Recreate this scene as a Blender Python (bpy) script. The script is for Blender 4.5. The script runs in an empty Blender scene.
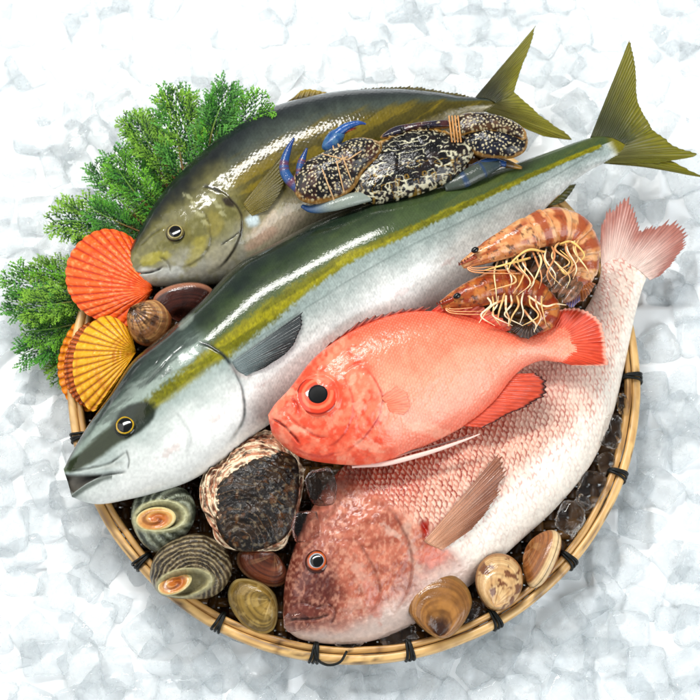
import bpy, math, random
import numpy as np
from mathutils import Vector, Matrix

# ------------------------------------------------------------------ camera, world, lamps
SC = bpy.context.scene
COL = SC.collection
MM = 0.001
TILT = math.radians(16.5)
CAM_D = 1800.0
TGT = np.array([0.0, 0.0, 40.0])
FOC = CAM_D / 700.0            # focal length in frame widths
cam_pos = TGT + CAM_D * np.array([0, -math.sin(TILT), math.cos(TILT)])
cd = bpy.data.cameras.new('camera')
cd.sensor_width = 36.0
cd.lens = 36.0 * FOC
cd.clip_start = 0.05
cd.clip_end = 50
cd.dof.use_dof = True
cd.dof.focus_distance = 1.735
cd.dof.aperture_fstop = 7.0
cam = bpy.data.objects.new('camera', cd)
COL.objects.link(cam)
cam.location = Vector(cam_pos * MM)
cam.rotation_euler = (TILT, 0, 0)
SC.camera = cam

w = bpy.data.worlds.new("World")
SC.world = w
w.use_nodes = True
wb = w.node_tree.nodes['Background']
wb.inputs[0].default_value = (0.93, 0.97, 1.0, 1)
wb.inputs[1].default_value = 0.42

def area(name, loc, aim, sx, sy, power, col=(1, 1, 1)):
    l = bpy.data.lights.new(name, 'AREA')
    l.shape = 'RECTANGLE'
    l.size = sx; l.size_y = sy; l.energy = power; l.color = col
    o = bpy.data.objects.new(name, l)
    COL.objects.link(o)
    o.location = loc
    o.rotation_euler = (Vector(aim) - Vector(loc)).to_track_quat('-Z', 'Y').to_euler()
    return o
area('softbox_key', (-0.34, 0.80, 1.38), (0, 0, 0.05), 1.0, 0.20, 28, (1, 0.985, 0.96))
area('fill_left', (-2.1, 0.2, 1.9), (0, 0, 0.05), 2.3, 2.3, 34, (1, 0.99, 0.97))  # added fill, brightens the ice and pale bellies from the left
area('fill_right', (1.7, -1.3, 1.6), (0, 0, 0.05), 1.8, 1.8, 54, (0.93, 0.97, 1))  # added fill, lifts the ice towards the lower right

SC.view_settings.view_transform = 'Standard'
SC.view_settings.look = 'None'
SC.view_settings.gamma = 1
SC.view_settings.exposure = -0.08
SC.render.engine = 'CYCLES'
SC.cycles.max_bounces = 12
SC.cycles.transparent_max_bounces = 24
SC.cycles.transmission_bounces = 10
SC.render.film_transparent = False

# ------------------------------------------------------------------ frame <-> world (mm)
CA, SA = math.cos(TILT), math.sin(TILT)
UP = np.array([0, CA, SA]); FW = np.array([0, SA, -CA])
def W(px, py, z=0.0):
    px, py, z = np.broadcast_arrays(np.asarray(px, float), np.asarray(py, float), np.asarray(z, float))
    a = (px - 350) / 700 / FOC
    b = (350 - py) / 700 / FOC
    dx = a; dy = b * UP[1] + FW[1]; dz = b * UP[2] + FW[2]
    t = (z - cam_pos[2]) / dz
    return np.stack([cam_pos[0] + t * dx, cam_pos[1] + t * dy, z], -1)
def PX(v):
    d = v - cam_pos
    f = d @ FW
    return 350 + 700 * FOC * d[..., 0] / f, 350 - 700 * FOC * (d @ UP) / f

# ------------------------------------------------------------------ numeric helpers
rng = np.random.default_rng(7)
random.seed(7)
_T = rng.random((256, 256))
def vnoise(x, y):
    x = np.asarray(x, float); y = np.asarray(y, float)
    xi = np.floor(x).astype(int); yi = np.floor(y).astype(int)
    fx = x - xi; fy = y - yi
    fx = fx * fx * (3 - 2 * fx); fy = fy * fy * (3 - 2 * fy)
    g = lambda i, j: _T[i % 256, j % 256]
    return (g(xi, yi) * (1 - fx) + g(xi + 1, yi) * fx) * (1 - fy) + (g(xi, yi + 1) * (1 - fx) + g(xi + 1, yi + 1) * fx) * fy
def fbm(x, y, o=4):
    s = 0; a = .5; t = 0
    for k in range(o):
        s = s + a * vnoise(x * 2 ** k + 17.3 * k, y * 2 ** k + 9.1 * k); t += a; a *= .5
    return s / t
def ss(a, b, x):
    t = np.clip((x - a) / (b - a), 0, 1)
    return t * t * (3 - 2 * t)
def lin(c):
    c = np.asarray(c, float) / 255.
    return np.where(c <= .04045, c / 12.92, ((c + .055) / 1.055) ** 2.4)
def mixc(a, b, t):
    t = np.clip(np.asarray(t), 0, 1)[..., None]
    return a * (1 - t) + b * t
def cr(P, n, closed=False):
    """Catmull-Rom through P, n samples evenly in arc length"""
    P = np.asarray(P, float)
    if closed:
        Q = np.vstack([P[-1], P, P[0], P[1]])
    else:
        Q = np.vstack([2 * P[0] - P[1], P, 2 * P[-1] - P[-2]])
    out = []
    m = 24
    t = np.linspace(0, 1, m, endpoint=False)[:, None]
    for i in range(1, len(Q) - 2):
        p0, p1, p2, p3 = Q[i - 1], Q[i], Q[i + 1], Q[i + 2]
        out.append(.5 * ((2 * p1) + (-p0 + p2) * t + (2 * p0 - 5 * p1 + 4 * p2 - p3) * t ** 2 + (-p0 + 3 * p1 - 3 * p2 + p3) * t ** 3))
    out.append(Q[-2][None])
    D = np.vstack(out)
    s = np.r_[0, np.cumsum(np.linalg.norm(np.diff(D[:, :min(3, D.shape[1])], axis=0), axis=1))]
    u = np.linspace(0, s[-1], n + 1)[:-1] if closed else np.linspace(0, s[-1], n)
    return np.stack([np.interp(u, s, D[:, k]) for k in range(D.shape[1])], -1)
def pdist(X, Y, poly, smooth=True):
    """distance, signed side (+ right of travel in picture space, y down), arc fraction"""
    P = cr(poly, max(12, 5 * len(poly))) if smooth and len(poly) > 2 else np.asarray(poly, float)
    best = np.full(X.shape, 1e9); sg = np.zeros(X.shape); tt = np.zeros(X.shape)
    L = np.r_[0, np.cumsum(np.linalg.norm(np.diff(P, axis=0), axis=1))]
    for i in range(len(P) - 1):
        a, b = P[i], P[i + 1]; d = b - a; l2 = d @ d + 1e-9
        t = np.clip(((X - a[0]) * d[0] + (Y - a[1]) * d[1]) / l2, 0, 1)
        ex = X - a[0] - t * d[0]; ey = Y - a[1] - t * d[1]
        q = np.hypot(ex, ey)
        m = q < best
        best = np.where(m, q, best)
        sg = np.where(m, np.sign(d[0] * ey - d[1] * ex), sg)
        tt = np.where(m, (L[i] + t * (L[i + 1] - L[i])) / L[-1], tt)
    return best, best * sg, tt

# ------------------------------------------------------------------ objects
ORG = {}
# how deep each family of wet materials holds its colour
DEEP = {'red_fish_skin': 1.08, 'conifer_leaf': 1.0, 'bamboo': 1.1, 'fish_fin': 1.2, 'scaly_fish_skin': 1.3, 'rough_shell': 1.35, 'crab_shell': 1.35, 'shrimp_leg': 1.1, 'scallop_shell': 1.1}
def thing(name, label, cat, loc, group=None):
    o = bpy.data.objects.new(name, None)
    o.empty_display_size = .02
    COL.objects.link(o)
    loc = np.asarray(loc, float)
    o.location = Vector(loc * MM)
    ORG[o.name] = loc
    o['label'] = label; o['category'] = cat
    if group: o['group'] = group
    return o
def tag(o, label=None, cat=None, group=None, kind=None):
    if label: o['label'] = label
    if cat: o['category'] = cat
    if group: o['group'] = group
    if kind: o['kind'] = kind
    return o
def rawmesh(name, V, F, mat, col=None, smooth=True, attrs=None):
    me = bpy.data.meshes.new(name)
    V = np.asarray(V, float)
    if isinstance(F, np.ndarray):
        n, k = F.shape
        me.vertices.add(len(V)); me.vertices.foreach_set('co', V.ravel())
        me.loops.add(n * k); me.loops.foreach_set('vertex_index', F.astype(np.int32).ravel())
        me.polygons.add(n)
        me.polygons.foreach_set('loop_start', np.arange(0, n * k, k, dtype=np.int32))
        me.update(calc_edges=True)
    else:
        me.from_pydata([tuple(v) for v in V], [], F)
        me.update()
    if smooth:
        me.polygons.foreach_set('use_smooth', np.ones(len(me.polygons), dtype=bool))
    if col is not None:
        a = me.color_attributes.new('Col', 'FLOAT_COLOR', 'POINT')
        c = np.ones((len(V), 4)); c[:, :3] = np.clip(col, 0, 1) ** (DEEP.get(mat.name, 1.28) if mat else 1)
        a.data.foreach_set('color', c.ravel())
    if mat: me.materials.append(mat)
    me.validate()
    return me
def mesh(name, V, F, mat, parent=None, col=None, smooth=True):
    """V in world mm"""
    V = np.asarray(V, float)
    if parent is not None:
        org = ORG[parent.name]
    else:
        org = (V.min(0) + V.max(0)) / 2; org[2] = V[:, 2].min()
    me = rawmesh(name, (V - org) * MM, F, mat, col, smooth)
    o = bpy.data.objects.new(name, me)
    COL.objects.link(o)
    ORG[o.name] = org
    if parent is not None: o.parent = parent
    if parent is None or False: o.location = Vector(org * MM)
    return o
# children of mesh objects share the parent's origin, so a sub-part is offset the same way
def grid_faces(nu, nv, wrapv=False, wrapu=False):
    iu = np.arange(nu if wrapu else nu - 1); iv = np.arange(nv if wrapv else nv - 1)
    A, B = np.meshgrid(iu, iv, indexing='ij')
    A2 = (A + 1) % nu; B2 = (B + 1) % nv
    return np.stack([A * nv + B, A2 * nv + B, A2 * nv + B2, A * nv + B2], -1).reshape(-1, 4)
class MB:
    """collects pieces of one mesh"""
    def __init__(s): s.V = []; s.F = []; s.C = []; s.n = 0
    def add(s, V, F, c=(.5, .5, .5)):
        V = np.asarray(V, float).reshape(-1, 3)
        s.V.append(V); s.F.append(np.asarray(F) + s.n); s.n += len(V)
        c = np.asarray(c, float)
        s.C.append(np.broadcast_to(c, (len(V), 3)) if c.ndim == 1 else c.reshape(-1, 3))
    def tube(s, P, R, c=(.5, .5, .5), n=8, sq=None):
        P = np.asarray(P, float); R = np.broadcast_to(np.asarray(R, float), (len(P),))
        T = np.gradient(P, axis=0); T /= np.linalg.norm(T, axis=1)[:, None] + 1e-9
        ref = np.array([0, 0, 1.0]); 
        if abs(T @ ref).mean() > .9: ref = np.array([1.0, 0, 0])
        N = np.cross(T, ref); N /= np.linalg.norm(N, axis=1)[:, None] + 1e-9
        B = np.cross(N, T)
        th = np.linspace(0, 2 * np.pi, n, endpoint=False)
        k = 1 if sq is None else sq
        V = P[:, None] + R[:, None, None] * (np.cos(th)[None, :, None] * N[:, None] + k * np.sin(th)[None, :, None] * B[:, None])
        m = len(P)
        V = np.vstack([V.reshape(-1, 3), P[:1], P[-1:]])
        F = grid_faces(m, n, wrapv=True)
        j = np.arange(n); j2 = (j + 1) % n
        # caps as degenerate quads are avoided: use two triangles fans doubled as quads with mid point
        c1 = np.stack([np.full(n, m * n), j2, j, j], -1)[:, :3]
        c2 = np.stack([np.full(n, m * n + 1), (m - 1) * n + j, (m - 1) * n + j2], -1)
        c = np.asarray(c, float)
        if c.ndim == 2: c = np.vstack([np.repeat(c, n, 0), c[:1], c[-1:]])
        s.V.append(V); s.F.append(F + s.n); s.F.append(c1 + s.n); s.F.append(c2 + s.n); s.n += len(V)
        s.C.append(np.broadcast_to(c, (len(V), 3)))
    def build(s, name, mat, parent=None, smooth=True):
        F = []
        same = all(f.shape[1] == s.F[0].shape[1] for f in s.F)
        if same: F = np.vstack(s.F)
        else:
            for f in s.F: F += f.tolist()
        return mesh(name, np.vstack(s.V), F, mat, parent, np.vstack(s.C), smooth)
def sub(o_parent, o_child):
    """make o_child (built in world mm about its own origin) a child of o_parent"""
    return o_child

# ------------------------------------------------------------------ materials
def newmat(name):
    m = bpy.data.materials.new(name); m.use_nodes = True
    nt = m.node_tree
    return m, nt, nt.nodes['Principled BSDF']
def wet(name, rough=.3, coat=.7, coat_r=.06, bump=.25, bscale=900, sss=.0, spec=.22, metal=0, bdist=.0006, alpha=None, varr=.15, trans=0, coatbump=True):
    m, nt, p = newmat(name)
    N = nt.nodes; L = nt.links
    at = N.new('ShaderNodeAttribute'); at.attribute_name = 'Col'
    L.new(at.outputs['Color'], p.inputs['Base Color'])
    tc = N.new('ShaderNodeTexCoord')
    nz = N.new('ShaderNodeTexNoise'); nz.inputs['Scale'].default_value = bscale; nz.inputs['Detail'].default_value = 3
    L.new(tc.outputs['Object'], nz.inputs['Vector'])
    nz2 = N.new('ShaderNodeTexNoise'); nz2.inputs['Scale'].default_value = bscale * .13; nz2.inputs['Detail'].default_value = 4
    L.new(tc.outputs['Object'], nz2.inputs['Vector'])
    ad = N.new('ShaderNodeMath'); ad.operation = 'ADD'
    L.new(nz.outputs['Fac'], ad.inputs[0]); 
    mu = N.new('ShaderNodeMath'); mu.operation = 'MULTIPLY'; mu.inputs[1].default_value = 1.6
    L.new(nz2.outputs['Fac'], mu.inputs[0]); L.new(mu.outputs[0], ad.inputs[1])
    bp = N.new('ShaderNodeBump'); bp.inputs['Strength'].default_value = bump; bp.inputs['Distance'].default_value = bdist
    L.new(ad.outputs[0], bp.inputs['Height'])
    L.new(bp.outputs['Normal'], p.inputs['Normal'])
    if coatbump: L.new(bp.outputs['Normal'], p.inputs['Coat Normal'])
    mr = N.new('ShaderNodeMapRange')
    mr.inputs['From Min'].default_value = .35; mr.inputs['From Max'].default_value = .65
    mr.inputs['To Min'].default_value = max(.02, rough - varr); mr.inputs['To Max'].default_value = rough + varr
    L.new(nz2.outputs['Fac'], mr.inputs['Value'])
    L.new(mr.outputs[0], p.inputs['Roughness'])
    p.inputs['Coat Weight'].default_value = coat
    p.inputs['Coat Roughness'].default_value = coat_r
    p.inputs['Coat IOR'].default_value = 1.35
    p.inputs['Specular IOR Level'].default_value = spec
    p.inputs['Metallic'].default_value = metal
    if sss:
        p.inputs['Subsurface Weight'].default_value = sss
        p.inputs['Subsurface Scale'].default_value = .004
        p.inputs['Subsurface Radius'].default_value = (1, .6, .5)
    if trans: p.inputs['Transmission Weight'].default_value = trans
    if alpha is not None: p.inputs['Alpha'].default_value = alpha
    return m

M = {}
M['skin'] = wet('wet_fish_skin', .36, 1, .08, .1, 600, sss=.0, spec=.1, varr=.1)
M['scales'] = wet('scaly_fish_skin', .38, .6, .16, .3, 500, sss=.0)
M['red'] = wet('red_fish_skin', .36, .7, .14, .3, 600, sss=.1)
M['fin'] = wet('fish_fin', .4, .35, .15, .2, 500, sss=.1)
M['pupil'] = wet('cloudy_pupil', .6, .1, .3, 0, 300, varr=.05, spec=.05)
M['eye'] = wet('eye', .12, 1, .02, 0, 300, varr=.02)
M['shell'] = wet('wet_shell', .32, .75, .08, .4, 450)
M['scallop'] = wet('scallop_shell', .45, .3, .2, .5, 500, sss=.1)
M['rough'] = wet('rough_shell', .4, .5, .12, .9, 300, bdist=.0012)
M['crab'] = wet('crab_shell', .3, .7, .08, .5, 500)
M['shrimp'] = wet('shrimp_shell', .3, .9, .08, .6, 400, sss=.25)
M['leg'] = wet('shrimp_leg', .3, .6, .1, .2, 500, sss=.2)
M['leaf'] = wet('conifer_leaf', .5, .15, .2, .2, 600, sss=.0)
M['cord'] = wet('black_cord', .5, .2, .2, .5, 900)
M['twine'] = wet('twine', .6, .1, .2, .5, 900)
M['floor'] = wet('wet_bamboo_weave', .35, .6, .1, .5, 300)

def bamboo():
    m, nt, p = newmat('bamboo')
    N = nt.nodes; L = nt.links
    at = N.new('ShaderNodeAttribute'); at.attribute_name = 'Col'
    L.new(at.outputs['Color'], p.inputs['Base Color'])
    p.inputs['Roughness'].default_value = .42
    p.inputs['Coat Weight'].default_value = .25; p.inputs['Coat Roughness'].default_value = .2
    return m
M['bamboo'] = bamboo()

def ice_mat(name, milk, rough, tint=(.95, .98, 1), clear=.5):
    m, nt, p = newmat(name)
    N = nt.nodes; L = nt.links
    N.remove(p)
    out = N['Material Output']
    g = N.new('ShaderNodeBsdfGlass'); g.inputs['IOR'].default_value = 1.31; g.inputs['Roughness'].default_value = rough
    g.inputs['Color'].default_value = (*tint, 1)
    d = N.new('ShaderNodeBsdfDiffuse'); d.inputs['Color'].default_value = (.84, .865, .875, 1)
    t = N.new('ShaderNodeBsdfTranslucent'); t.inputs['Color'].default_value = (.86, .885, .895, 1)
    m1 = N.new('ShaderNodeMixShader'); m1.inputs[0].default_value = .5
    L.new(d.outputs[0], m1.inputs[1]); L.new(t.outputs[0], m1.inputs[2])
    tc = N.new('ShaderNodeTexCoord')
    nz = N.new('ShaderNodeTexNoise'); nz.inputs['Scale'].default_value = 55; nz.inputs['Detail'].default_value = 4
    L.new(tc.outputs['Object'], nz.inputs['Vector'])
    mr = N.new('ShaderNodeMapRange'); mr.inputs['From Min'].default_value = .35; mr.inputs['From Max'].default_value = .65
    mr.inputs['To Min'].default_value = max(0, milk - .2); mr.inputs['To Max'].default_value = min(1, milk + .15)
    L.new(nz.outputs['Fac'], mr.inputs['Value'])
    m2 = N.new('ShaderNodeMixShader')
    tr = N.new('ShaderNodeBsdfTransparent'); tr.inputs['Color'].default_value = (.985, .995, 1, 1)
    m0 = N.new('ShaderNodeMixShader'); m0.inputs[0].default_value = clear
    L.new(g.outputs[0], m0.inputs[1]); L.new(tr.outputs[0], m0.inputs[2])
    L.new(mr.outputs[0], m2.inputs[0]); L.new(m0.outputs[0], m2.inputs[1]); L.new(m1.outputs[0], m2.inputs[2])
    bp = N.new('ShaderNodeBump'); bp.inputs['Strength'].default_value = .45; bp.inputs['Distance'].default_value = .002
    nz3 = N.new('ShaderNodeTexNoise'); nz3.inputs['Scale'].default_value = 110; nz3.inputs['Detail'].default_value = 2
    L.new(tc.outputs['Object'], nz3.inputs['Vector'])
    L.new(nz3.outputs['Fac'], bp.inputs['Height'])
    for q in (g, d): L.new(bp.outputs['Normal'], q.inputs['Normal'])
    L.new(m2.outputs[0], out.inputs['Surface'])
    return m
M['ice'] = ice_mat('ice', .30, .03, (.985, .995, 1), .46)
M['clear_ice'] = ice_mat('clear_ice', -.15, .01, (1, 1, 1), .3)
m, nt, p = newmat('packed_ice'); M['bed'] = m
p.inputs['Base Color'].default_value = (.83, .858, .866, 1); p.inputs['Roughness'].default_value = .35
tc = nt.nodes.new('ShaderNodeTexCoord'); vo = nt.nodes.new('ShaderNodeTexVoronoi'); vo.feature = 'SMOOTH_F1'; vo.inputs['Scale'].default_value = 42
nt.links.new(tc.outputs['Object'], vo.inputs['Vector'])
bp = nt.nodes.new('ShaderNodeBump'); bp.inputs['Strength'].default_value = .5; bp.inputs['Distance'].default_value = .008
nt.links.new(vo.outputs['Distance'], bp.inputs['Height']); nt.links.new(bp.outputs[0], p.inputs['Normal'])
# ------------------------------------------------------------------ ice bed and cubes
def ice_bed():
    n = 520
    x = np.linspace(-1000, 1000, n); y = np.linspace(-900, 1100, n)
    X, Y = np.meshgrid(x, y, indexing='ij')
    # settled, half merged cubes: tilted facets
    Z = np.full(X.shape, -99.)
    i0 = np.floor(X / 30); j0 = np.floor(Y / 30)
    for di in (-1, 0, 1):
        for dj in (-1, 0, 1):
            i = (i0 + di).astype(int) % 256; j = (j0 + dj).astype(int) % 256
            cx = (i0 + di + .2 + .6 * _T[i, j]) * 30; cy = (j0 + dj + .2 + .6 * _T[j, i]) * 30
            a = _T[(i + 40) % 256, j] * 6.28
            u = (X - cx) * np.cos(a) + (Y - cy) * np.sin(a); v = -(X - cx) * np.sin(a) + (Y - cy) * np.cos(a)
            zz = -19 + 6 * _T[(i + 9) % 256, (j + 77) % 256] + u * .5 * (_T[(j + 3) % 256, i] - .5) + v * .5 * (_T[j, (i + 71) % 256] - .5) - 6 * ss(13, 21, np.maximum(np.abs(u), np.abs(v)))
            Z = np.maximum(Z, zz)
    Z = np.maximum(Z, -24)
    o = mesh('ice_bed', np.stack([X, Y, Z], -1).reshape(-1, 3), grid_faces(n, n), M['bed'])
    tag(o, 'white packed ice under the loose cubes', None, None, 'structure')
ice_bed()
def cube_mesh(seed, mat, sx=1, sy=1, sz=1, n=9, lump=.05, e=6.5):
    r = np.random.default_rng(seed)
    V = []; F = []
    t = np.linspace(-1, 1, n)
    k = 0
    for ax in range(3):
        for s in (-1, 1):
            A, B = np.meshgrid(t, t, indexing='ij')
            P = np.zeros((n, n, 3)); P[..., ax] = s; P[..., (ax + 1) % 3] = A; P[..., (ax + 2) % 3] = B
            V.append(P.reshape(-1, 3)); f = grid_faces(n, n) + k
            F.append(f if s > 0 else f[:, ::-1]); k += n * n
    V = np.vstack(V); F = np.vstack(F)
    # weld
    key = np.round(V * 100).astype(int)
    u, idx, inv = np.unique(key, axis=0, return_index=True, return_inverse=True)
    V = V[idx]; F = inv.ravel()[F]
    nrm = (np.abs(V) ** e).sum(1) ** (1 / e)
    V = V / nrm[:, None]
    # hollow faces and uneven corners
    V = V * (1 - .07 * (1 - np.clip(np.sort(np.abs(V), axis=1)[:, 1:2], 0, 1) ** 2))
    o = r.random(3) * 50
    V = V + lump * (np.stack([fbm(V[:, 0] * 1.3 + o[0] + V[:, 2], V[:, 1] * 1.3 + o[1], 2), fbm(V[:, 1] * 1.3 + o[1] + 9, V[:, 2] * 1.3 + o[2] + V[:, 0], 2), fbm(V[:, 2] * 1.3 + o[2], V[:, 0] * 1.3 + o[0] + 5 + V[:, 1], 2)], -1) - .5) * 4
    V = V * np.array([sx, sy, sz])
    return V, F
ICE_GROUP = 'ice cubes heaped around the basket'
def ice_cubes():
    protos = []
    for k in range(9):
        r = np.random.default_rng(100 + k)
        V, F = cube_mesh(100 + k, None, 19 + 5 * r.random(), 18 + 5 * r.random(), 15 + 4 * r.random())
        protos.append(rawmesh('ice_cube', V * MM, F, M['ice']))
    r = np.random.default_rng(5)
    bc = W(354, 376, 0)
    pts = []
    tries = 0
    cnt = 0
    cell = 35
    cand = []
    for j in range(-1, 25):
        for i in range(-1, 25):
            px = i * cell + (j % 2) * 16 + r.uniform(-9, 9); py = j * cell + r.uniform(-9, 9)
            cand.append((px, py))
    for px, py in cand:
        if px < -12 or px > 712 or py < -12 or py > 712: continue
        if math.hypot((px - 354) / 272, (py - 377) / 260) < 1: continue
        z = r.uniform(-27, -13)
        if r.random() < .25: z -= 4
        cnt += 1
        if cnt > 300: break
        p = W(px, py, z)
        d = math.hypot(*(p[:2] - bc[:2]))
        if d < 300: p[2] = min(p[2], -17)
        o = bpy.data.objects.new('ice_cube', protos[r.integers(len(protos))])
        COL.objects.link(o)
        o.location = Vector(p * MM)
        o.rotation_euler = (r.normal(0, .28) + (1.57 if r.random() < .3 else 0), r.normal(0, .28), r.uniform(0, 6.28))
        tag(o, 'clear melting ice cube lying loose on the white ice around the basket', 'ice cube', ICE_GROUP)
    print('ice cubes', cnt)
ice_cubes()

# ------------------------------------------------------------------ basket
BC = W(354, 376, 32); BR = 281.0
basket = thing('basket', 'round shallow woven bamboo basket with pale rim and black ties, holding the seafood', 'basket', (BC[0], BC[1], 0))
def rim(name, R, wd, hh, z, col, seed, ripple=.5):
    n = 360; m = 14
    th = np.linspace(0, 2 * np.pi, n, endpoint=False); ph = np.linspace(0, 2 * np.pi, m, endpoint=False)
    TH, PH = np.meshgrid(th, ph, indexing='ij')
    cx = np.sign(np.cos(PH)) * np.abs(np.cos(PH)) ** .6; cz = np.sign(np.sin(PH)) * np.abs(np.sin(PH)) ** .6
    wob = ripple * (vnoise(TH * 9 + seed, PH * 0) - .5)
    RR = R + wob + wd * cx; Z = z + hh * cz + 1.2 * (vnoise(TH * 4 + seed, PH * 0 + 3) - .5)
    V = np.stack([BC[0] + RR * np.cos(TH), BC[1] + RR * np.sin(TH), Z], -1).reshape(-1, 3)
    g = fbm(TH * 14 + seed, PH * 2.4, 3); st = fbm(TH * 5 + 3, cx * 9 + cz * 5 + seed, 3)
    c = mixc(lin(col), lin((150, 100, 48)), ss(.45, .8, g) * .55)
    c = mixc(c, lin((88, 52, 22)), ss(.6, .74, st) * .7)
    c = mixc(c, lin((120, 84, 44)), ss(.62, .8, fbm(TH * 60 + seed, cx * 1.2 + cz, 2)) * .35)
    c = mixc(c, lin((60, 36, 16)), ss(.03, .0, np.abs(fbm(TH * 3 + seed, cx * 2.2 + cz * 1.5, 2) - .5)) * ss(.5, .6, vnoise(TH * 7 + seed, TH * 0)) * .8)
    node = np.abs(((TH + seed) % 1.05) - .5) 
    c = mixc(c, lin((110, 74, 36)), ss(.016, .004, node) * .6)
    mesh(name, V, grid_faces(n, m, True, True), M['bamboo'], basket, c.reshape(-1, 3))
rim('outer_hoop', BR + .5, 4.6, 8.5, 31, (222, 184, 122), 1.3)
rim('inner_hoop', BR - 7.6, 3.4, 7.5, 32.5, (200, 158, 96), 4.1, 1.0)
def weave():
    mb = MB()
    R = BR - 6
    bowl = lambda d: 9 + 16 * np.clip(d / R, 0, 1) ** 7
    for ax in (0, 1):
        k = 0
        for c0 in np.arange(-R + 6, R - 3, 11.0):
            h = math.sqrt(max(R * R - c0 * c0, 1)) 
            n = max(6, int(2 * h / 4.0))
            t = np.linspace(-h, h, n)
            d = np.hypot(t, c0)
            z = bowl(d) + 1.6 * np.sin(np.pi * t / 11.0 + np.pi * k + ax * np.pi) 
            hw = 4.6
            prof = [(-hw, -.5), (-hw, .5), (0, .9), (hw, .5), (hw, -.5)]
            V = np.zeros((n, 5, 3))
            for q, (a, b) in enumerate(prof):
                V[:, q, ax] = t; V[:, q, 1 - ax] = c0 + a; V[:, q, 2] = z + b
            V[..., 0] += BC[0]; V[..., 1] += BC[1]
            g = fbm(t / 30 + k * 3.1 + ax * 50, t * 0 + k, 3)
            c = mixc(lin((126, 94, 50)), lin((54, 34, 18)), g * 1.3)
            mb.add(V, grid_faces(n, 5, True), np.repeat(c, 5, 0))
            k += 1
    mb.build('woven_base', M['floor'], basket)
weave()
def tie(px, py, loop=False):
    p = W(px, py, 40)
    a = math.atan2(p[1] - BC[1], p[0] - BC[0])
    mb = MB()
    for k in (-1, 0, 1):
        n = 26
        t = np.linspace(0, 2 * np.pi, n)
        Rr = BR - 3.5 + 9.6 * np.sign(np.cos(t)) * np.abs(np.cos(t)) ** .7
        z = 32 + 10.5 * np.sign(np.sin(t)) * np.abs(np.sin(t)) ** .7
        aa = a + k * 2.3 / BR + .006 * np.sin(t + k)
        mb.tube(np.stack([BC[0] + Rr * np.cos(aa), BC[1] + Rr * np.sin(aa), z], -1), 1.45, lin((26, 30, 26)), 6)
    if loop:
        e = np.array([[0, -6, 44], [4, 5, 43], [14, 10, 40], [26, 7, 42], [33, -4, 44]], float)
        q = W(px + e[:, 0], py + e[:, 1], e[:, 2])
        mb.tube(cr(q, 20), 1.3, lin((26, 30, 26)), 6)
    mb.build('binding', M['cord'], basket)
for t in [(637, 377), (622, 475), (572, 562), (496, 621), (409, 651), (314, 655, True), (219, 621), (140, 561), (71, 437)]:
    tie(*t)

# ------------------------------------------------------------------ fish tools
class Body: pass
def fish_body(name, st, mat, parent, paint, nu, nv, power=.5, edge=2.0, nb=24, relief=None):
    """st: stations (dorsal px, dorsal py, ventral px, ventral py, z dorsal, z ventral, half thickness)"""
    S = np.asarray(st, float)
    D = W(S[:, 0], S[:, 1], S[:, 4]); Vn = W(S[:, 2], S[:, 3], S[:, 5])
    Q = np.hstack([(D + Vn) / 2, D, Vn, S[:, 6:7]])
    Q = cr(Q, nu)
    C, D, Vn, T = Q[:, :3], Q[:, 3:6], Q[:, 6:9], np.maximum(Q[:, 9], .6)
    s = np.r_[0, np.cumsum(np.linalg.norm(np.diff(C, axis=0), axis=1))]
    th = np.r_[np.linspace(0, np.pi, nv), np.linspace(np.pi, 2 * np.pi, nb + 2)[1:-1]]
    c = np.cos(th) * -1          # -1 dorsal .. +1 ventral
    m = len(th)
    top = np.sin(th) >= -1e-9
    z = np.sign(np.sin(th)) * np.maximum(1 - np.abs(c) ** edge, 0) ** power
    P = (D[:, None] + Vn[:, None]) / 2 + c[None, :, None] * (Vn - D)[:, None] / 2
    hw = np.linalg.norm(Vn - D, axis=1) / 2
    # the thickness direction is square to both the body axis and the back-to-belly line
    ax = np.gradient(C, axis=0); nn = np.cross(Vn - D, ax); nn /= np.linalg.norm(nn, axis=1)[:, None] + 1e-9
    nn *= np.sign(nn[:, 2:3]); nn = nn * .5 + np.array([0, 0, .5]); nn /= np.linalg.norm(nn, axis=1)[:, None]
    P = P + (T[:, None] * z[None])[..., None] * nn[:, None]
    X, Y = PX(P)
    U = np.broadcast_to((s / s[-1])[:, None], X.shape); CC = np.broadcast_to(c[None], X.shape)
    f = Body()
    f.X, f.Y, f.U, f.C, f.s, f.w = X, Y, U, CC, np.broadcast_to(s[:, None], X.shape), CC * hw[:, None]
    f.top = np.broadcast_to(top[None], X.shape)
    col, dz = paint(f)
    P = P + np.where(f.top, dz, 0)[..., None] * nn[:, None]
    f.P = P
    V = np.vstack([P.reshape(-1, 3), P[0].mean(0)[None], P[-1].mean(0)[None]])
    cc = np.vstack([col.reshape(-1, 3), col[0].mean(0)[None], col[-1].mean(0)[None]])
    F = grid_faces(nu, m, wrapv=True)[:, ::-1].tolist()
    j = np.arange(m); j2 = (j + 1) % m
    F += np.stack([np.full(m, nu * m), j, j2], -1).tolist() + np.stack([np.full(m, nu * m + 1), (nu - 1) * m + j2, (nu - 1) * m + j], -1).tolist()
    o = mesh(name, V, F, mat, parent, cc)
    X, Y = PX(P)
    f.tx, f.ty, f.tp = X[:, :nv].ravel(), Y[:, :nv].ravel(), P[:, :nv].reshape(-1, 3)
    return f
def on(f, px, py, up=0.0):
    """point of the body's upper flank seen at px,py (several allowed)"""
    px = np.atleast_1d(px); py = np.atleast_1d(py)
    out = []
    for a, b in zip(px, py):
        d = (f.tx - a) ** 2 + (f.ty - b) ** 2
        i = np.argmin(d)
        z = f.tp[i, 2] + up
        out.append(W(a, b, z))
    return np.array(out)
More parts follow.
